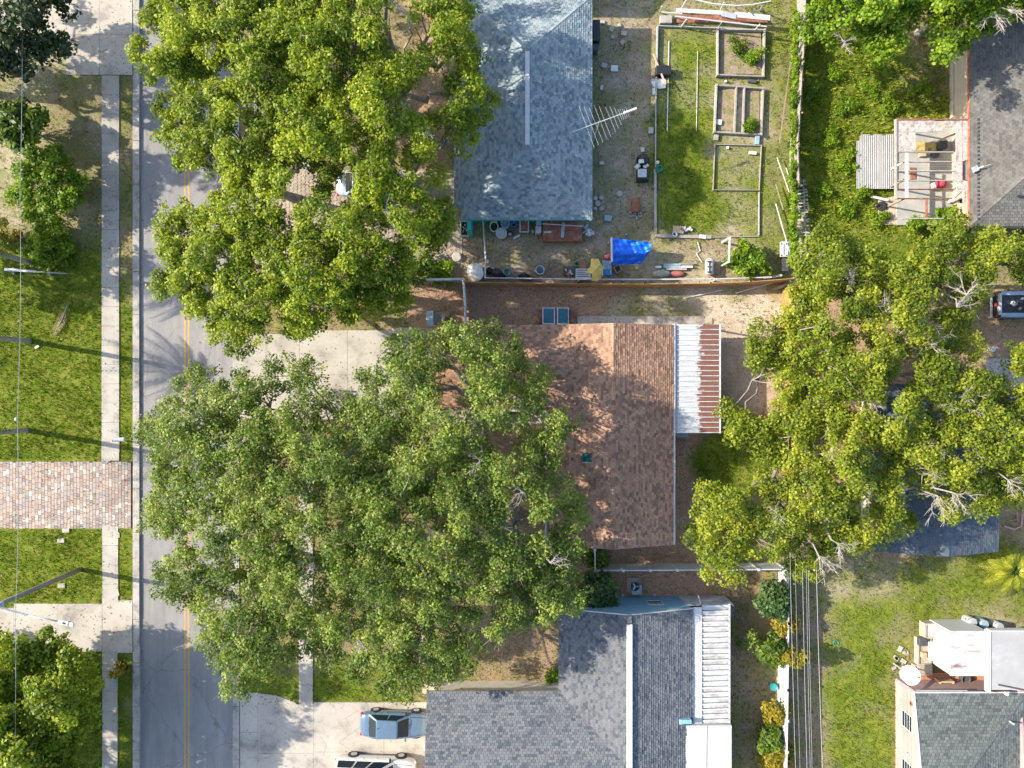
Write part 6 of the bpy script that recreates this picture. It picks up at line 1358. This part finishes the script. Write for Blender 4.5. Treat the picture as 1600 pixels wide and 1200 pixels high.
MB().box(X(1342),X(1395),Y(294),Y(214),0,.3).build('support', M['wood'], cs)
mr_ = thing('yellow_rug', W(1446,228), 'yellow patterned mattress seen through the porch roof opening', 'mattress')
MB().box(X(1430,.4),X(1464,.4),Y(236,.4),Y(222,.4),.1,.4).build('pad', surf('yellow_pattern', (.50,.36,.12), .2, 6, .9, c2=(.06,.05,.03), scale2=3.0), mr_, bevel=.05)
MB().obox(W(1470,228,.4), .5,.5,.7).build('dark_cabinet', M['darkgrey'], label='dark cabinet seen through the porch opening', cat='cabinet')
bag(1466,289,.42,.6,M['redcloth'],'crimson bundle on the porch floor','bundle',.75); MB().obox(W(1458,291,.3), .3,.45,.3,.3).build('white_bundle', M['cloth'], label='white bundle tucked against the crimson one', cat='bundle', bevel=.08)
bag(1458,243,.3,.5,M['darkgrey'],'dark bag on the porch floor near the opening'); MB().obox(W(1441,242,.2), .45,.25,.25,.1).build('carton', M['cardboard'], label='tan carton beside the dark porch bag', cat='carton', bevel=.01)
MB().box(X(1420),X(1429),Y(281),Y(263),.1,.16).build('rust_mat', M['wood_red'], label='rusty mat on the porch floor', cat='mat')
MB().box(X(1480),X(1490),Y(318),Y(312),.1,.5).build('white_carton', M['white_paint'], label='white carton at the lower porch wall', cat='carton')
MB().bar(W(1361,307,.25), W(1388,313,.3), .16,.06).build('plank', M['white_paint'], label='white plank lying left of the porch', cat='plank')
ty = thing('tyre', W(1375,323), 'black tyre lying beside the ruined porch', 'tyre'); MB().lathe(W(1377,323), [(.18,.02),(.32,.0),(.35,.08),(.32,.18),(.18,.16)], 18).build('rubber', M['rubber'], ty, smooth=True)
bag(1369,322,.2,.25,M['black'],'black rag left of the tyre','rag'); 
for i in range(5): bag(1521+i*6, 359+rnd.uniform(-2,3), .28, .4, M['cloth'] if i % 2 == 0 else M['metal_grey'], 'pale bundle heaped under the warm grey eave', 'bundle', .7, 'bundles under the warm grey eave')
pv_ = thing('roof_antenna', W(1527,265), 'small white metal fitting on the warm grey roof edge', 'antenna'); MB().tube([W(1519,266,2.7),W(1537,260,3.1)], .05, 6).build('arm', M['metal_white'], pv_); MB().obox(W(1524,264,2.85), .35,.35,.15,.4).build('mount', M['metal_grey'], pv_); MB().tube([W(1537,260,3.1),W(1548,257,3.1)], .02, 5).build('rod', M['metal_white'], pv_)
# ------------------------------------------------------------------ round the pink house
dh = thing('satellite_dish', W(1436,1046), 'large white satellite dish behind the pink house wall', 'satellite dish')
c = W(1421.5,1055,2.0); dm = MB(); tl = Matrix.Rotation(-.4, 3, 'Y') @ Matrix.Rotation(-.3, 3, 'X'); nr, na = 5, 26; vs = []
for i in range(nr+1):
    for k in range(na):
        r_ = .62*i/nr; t = 2*math.pi*k/na; vs.append(c + tl @ Vector((r_*math.cos(t), r_*math.sin(t), .28*r_*r_)))
dm.add(vs, [(i*na+k, i*na+(k+1)%na, (i+1)*na+(k+1)%na, (i+1)*na+k) for i in range(nr) for k in range(na)]); dm.build('reflector', M['white_paint'], dh, smooth=True)
MB().tube([Vector((c.x,c.y,0)), c - Vector((0,0,.05))], .05, 8).build('mast', M['metal_grey'], dh); MB().tube([c + tl @ Vector((.45,-.3,.1)), c + tl @ Vector((.05,-.1,.65))], .02, 6).build('feed_arm', M['black'], dh); MB().lathe(c + tl @ Vector((.05,-.1,.62)), [(.06,0),(.08,.12)], 10).build('feed_horn', M['metal_white'], dh)
for i, (px_, py_, m_, lab) in enumerate(((1508,966,'metal_grey','leftmost grey drum behind the white shed'), (1526,969,'bluegrey','blue-grey drum behind the white shed'), (1549,973,'metal_grey','rightmost grey drum behind the white shed'))):
    e = thing('drum', W(px_,py_), lab, 'drum'); MB().lathe(W(px_,py_), [(.26,0),(.28,.03),(.28,.28),(.295,.3),(.28,.32),(.28,.58),(.295,.6),(.28,.62),(.28,.86),(.25,.88)], 20).build('body', M[m_], e); MB().lathe(W(px_+1,py_+1,.88), [(.05,0),(.05,.03)], 8).build('bung', M['darkgrey'], e)
for i, (x0,y0,x1,y1,h,m_,lab) in enumerate(((1436,969,1452,992,.7,'tanwall','rough tan block store at the shed corner'), (1428,993,1449,1035,.5,'tanwall','low tan masonry bin left of the shed awning'), (1424,1036,1452,1052,.35,'tanwall','low tan masonry step behind the dish'), (1458,1057,1480,1066,.8,'cardboard','tan carton standing in the courtyard'))):
    e = thing('masonry_bin', W((x0+x1)/2,(y0+y1)/2), lab, 'bin' if i < 3 else 'carton')
    for q in ((x0,y0,x1,y0+2),(x0,y1-2,x1,y1),(x0,y0+2,x0+2,y1-2),(x1-2,y0+2,x1,y1-2)): MB().box(X(q[0]),X(q[2]),Y(q[1]),Y(q[3]),0,h).build('side', M[m_], e)
    MB().box(X(x0+1.8),X(x1-1.8),Y(y0+1.8),Y(y1-1.8),0,h*.8).build('fill', M['cloth'] if i == 0 else M[m_], e)
MB().obox(W(1440,1002,.6), .45,.55,.35).build('black_crate', M['darkgrey'], label='dark crate on the low masonry bin', cat='crate', bevel=.02); MB().obox(W(1443,1023,.58), .3,.35,.3).build('carton', M['cardboard'], label='small carton on the low masonry bin', cat='carton')
for i in range(4): MB().bar(W(1436+i*4,1066,.25), W(1448+i*4,1075,.25), .1,.05).build('timber_offcut', M['black'] if i % 2 == 0 else M['metal_white'], label='dark and white slats stacked beside the dish', cat='slat', group='slats beside the dish')
e = thing('round_tank', W(1505,1058), 'dark round tub under the shed edge in the courtyard', 'tub'); MB().lathe(W(1503,1057), [(.3,0),(.33,.5),(.28,.52),(.26,.4)], 18).build('shell', M['darkgrey'], e)
for i in range(10): MB().obox(W(rnd.uniform(1396,1422), rnd.uniform(1005,1052), .03), rnd.uniform(.15,.4), rnd.uniform(.1,.3), .06, rnd.random()*3).build('broken_concrete', M['concrete'], label='pale broken concrete scattered left of the masonry bins', cat='rubble', group='broken concrete in the lower right grass')
bw_ = thing('bird_bath', W(1204,1068), 'round teal bowl beside the long white fence', 'bowl'); MB().lathe(W(1204,1068), [(.12,0),(.08,.3),(.1,.45),(.24,.55),(.26,.58),(.2,.54),(.05,.5)], 18).build('bowl', plain('teal_glaze', (.02,.24,.25), .3), bw_); 
hs = MB(); hs.tube([W(1306+4*math.cos(t*.42),1005+4*math.sin(t*.42),.03) for t in range(16)], .018, 5); hs.build('garden_ring', M['teal'], label='small teal ring lying on the grass right of the lines', cat='ring')
MB().tube([W(1602,780,.03),W(1598,800,.03),W(1596,822,.03),W(1585,827,.03),W(1568,822,.03)], .07, 6).build('garden_hose', plain('pink_hose', (.48,.26,.22), .6), label='thick pinkish hose curling at the right edge', cat='hose')
MB().tube([W(1590,790,.03),W(1589,812,.03),W(1578,813,.03)], .03, 5).build('thin_hose', M['cardboard'], label='thin tan hose beside the pinkish one', cat='hose')
bag(1533,860,.16,.3,M['cloth'],'small pale sack at the navy roof corner','sack')
MB().lathe(W(1545,546), [(.16,0),(.18,.45),(.1,.5)], 12).build('white_bin', M['white_paint'], label='small white bin on the shaded ground below the truck', cat='bin')
slab_ = structure('driveway', 'shaded grey concrete patch below the dark truck'); slabs(slab_, 1540, 560, 1700, 640, 2, 2, M['concrete_old'])
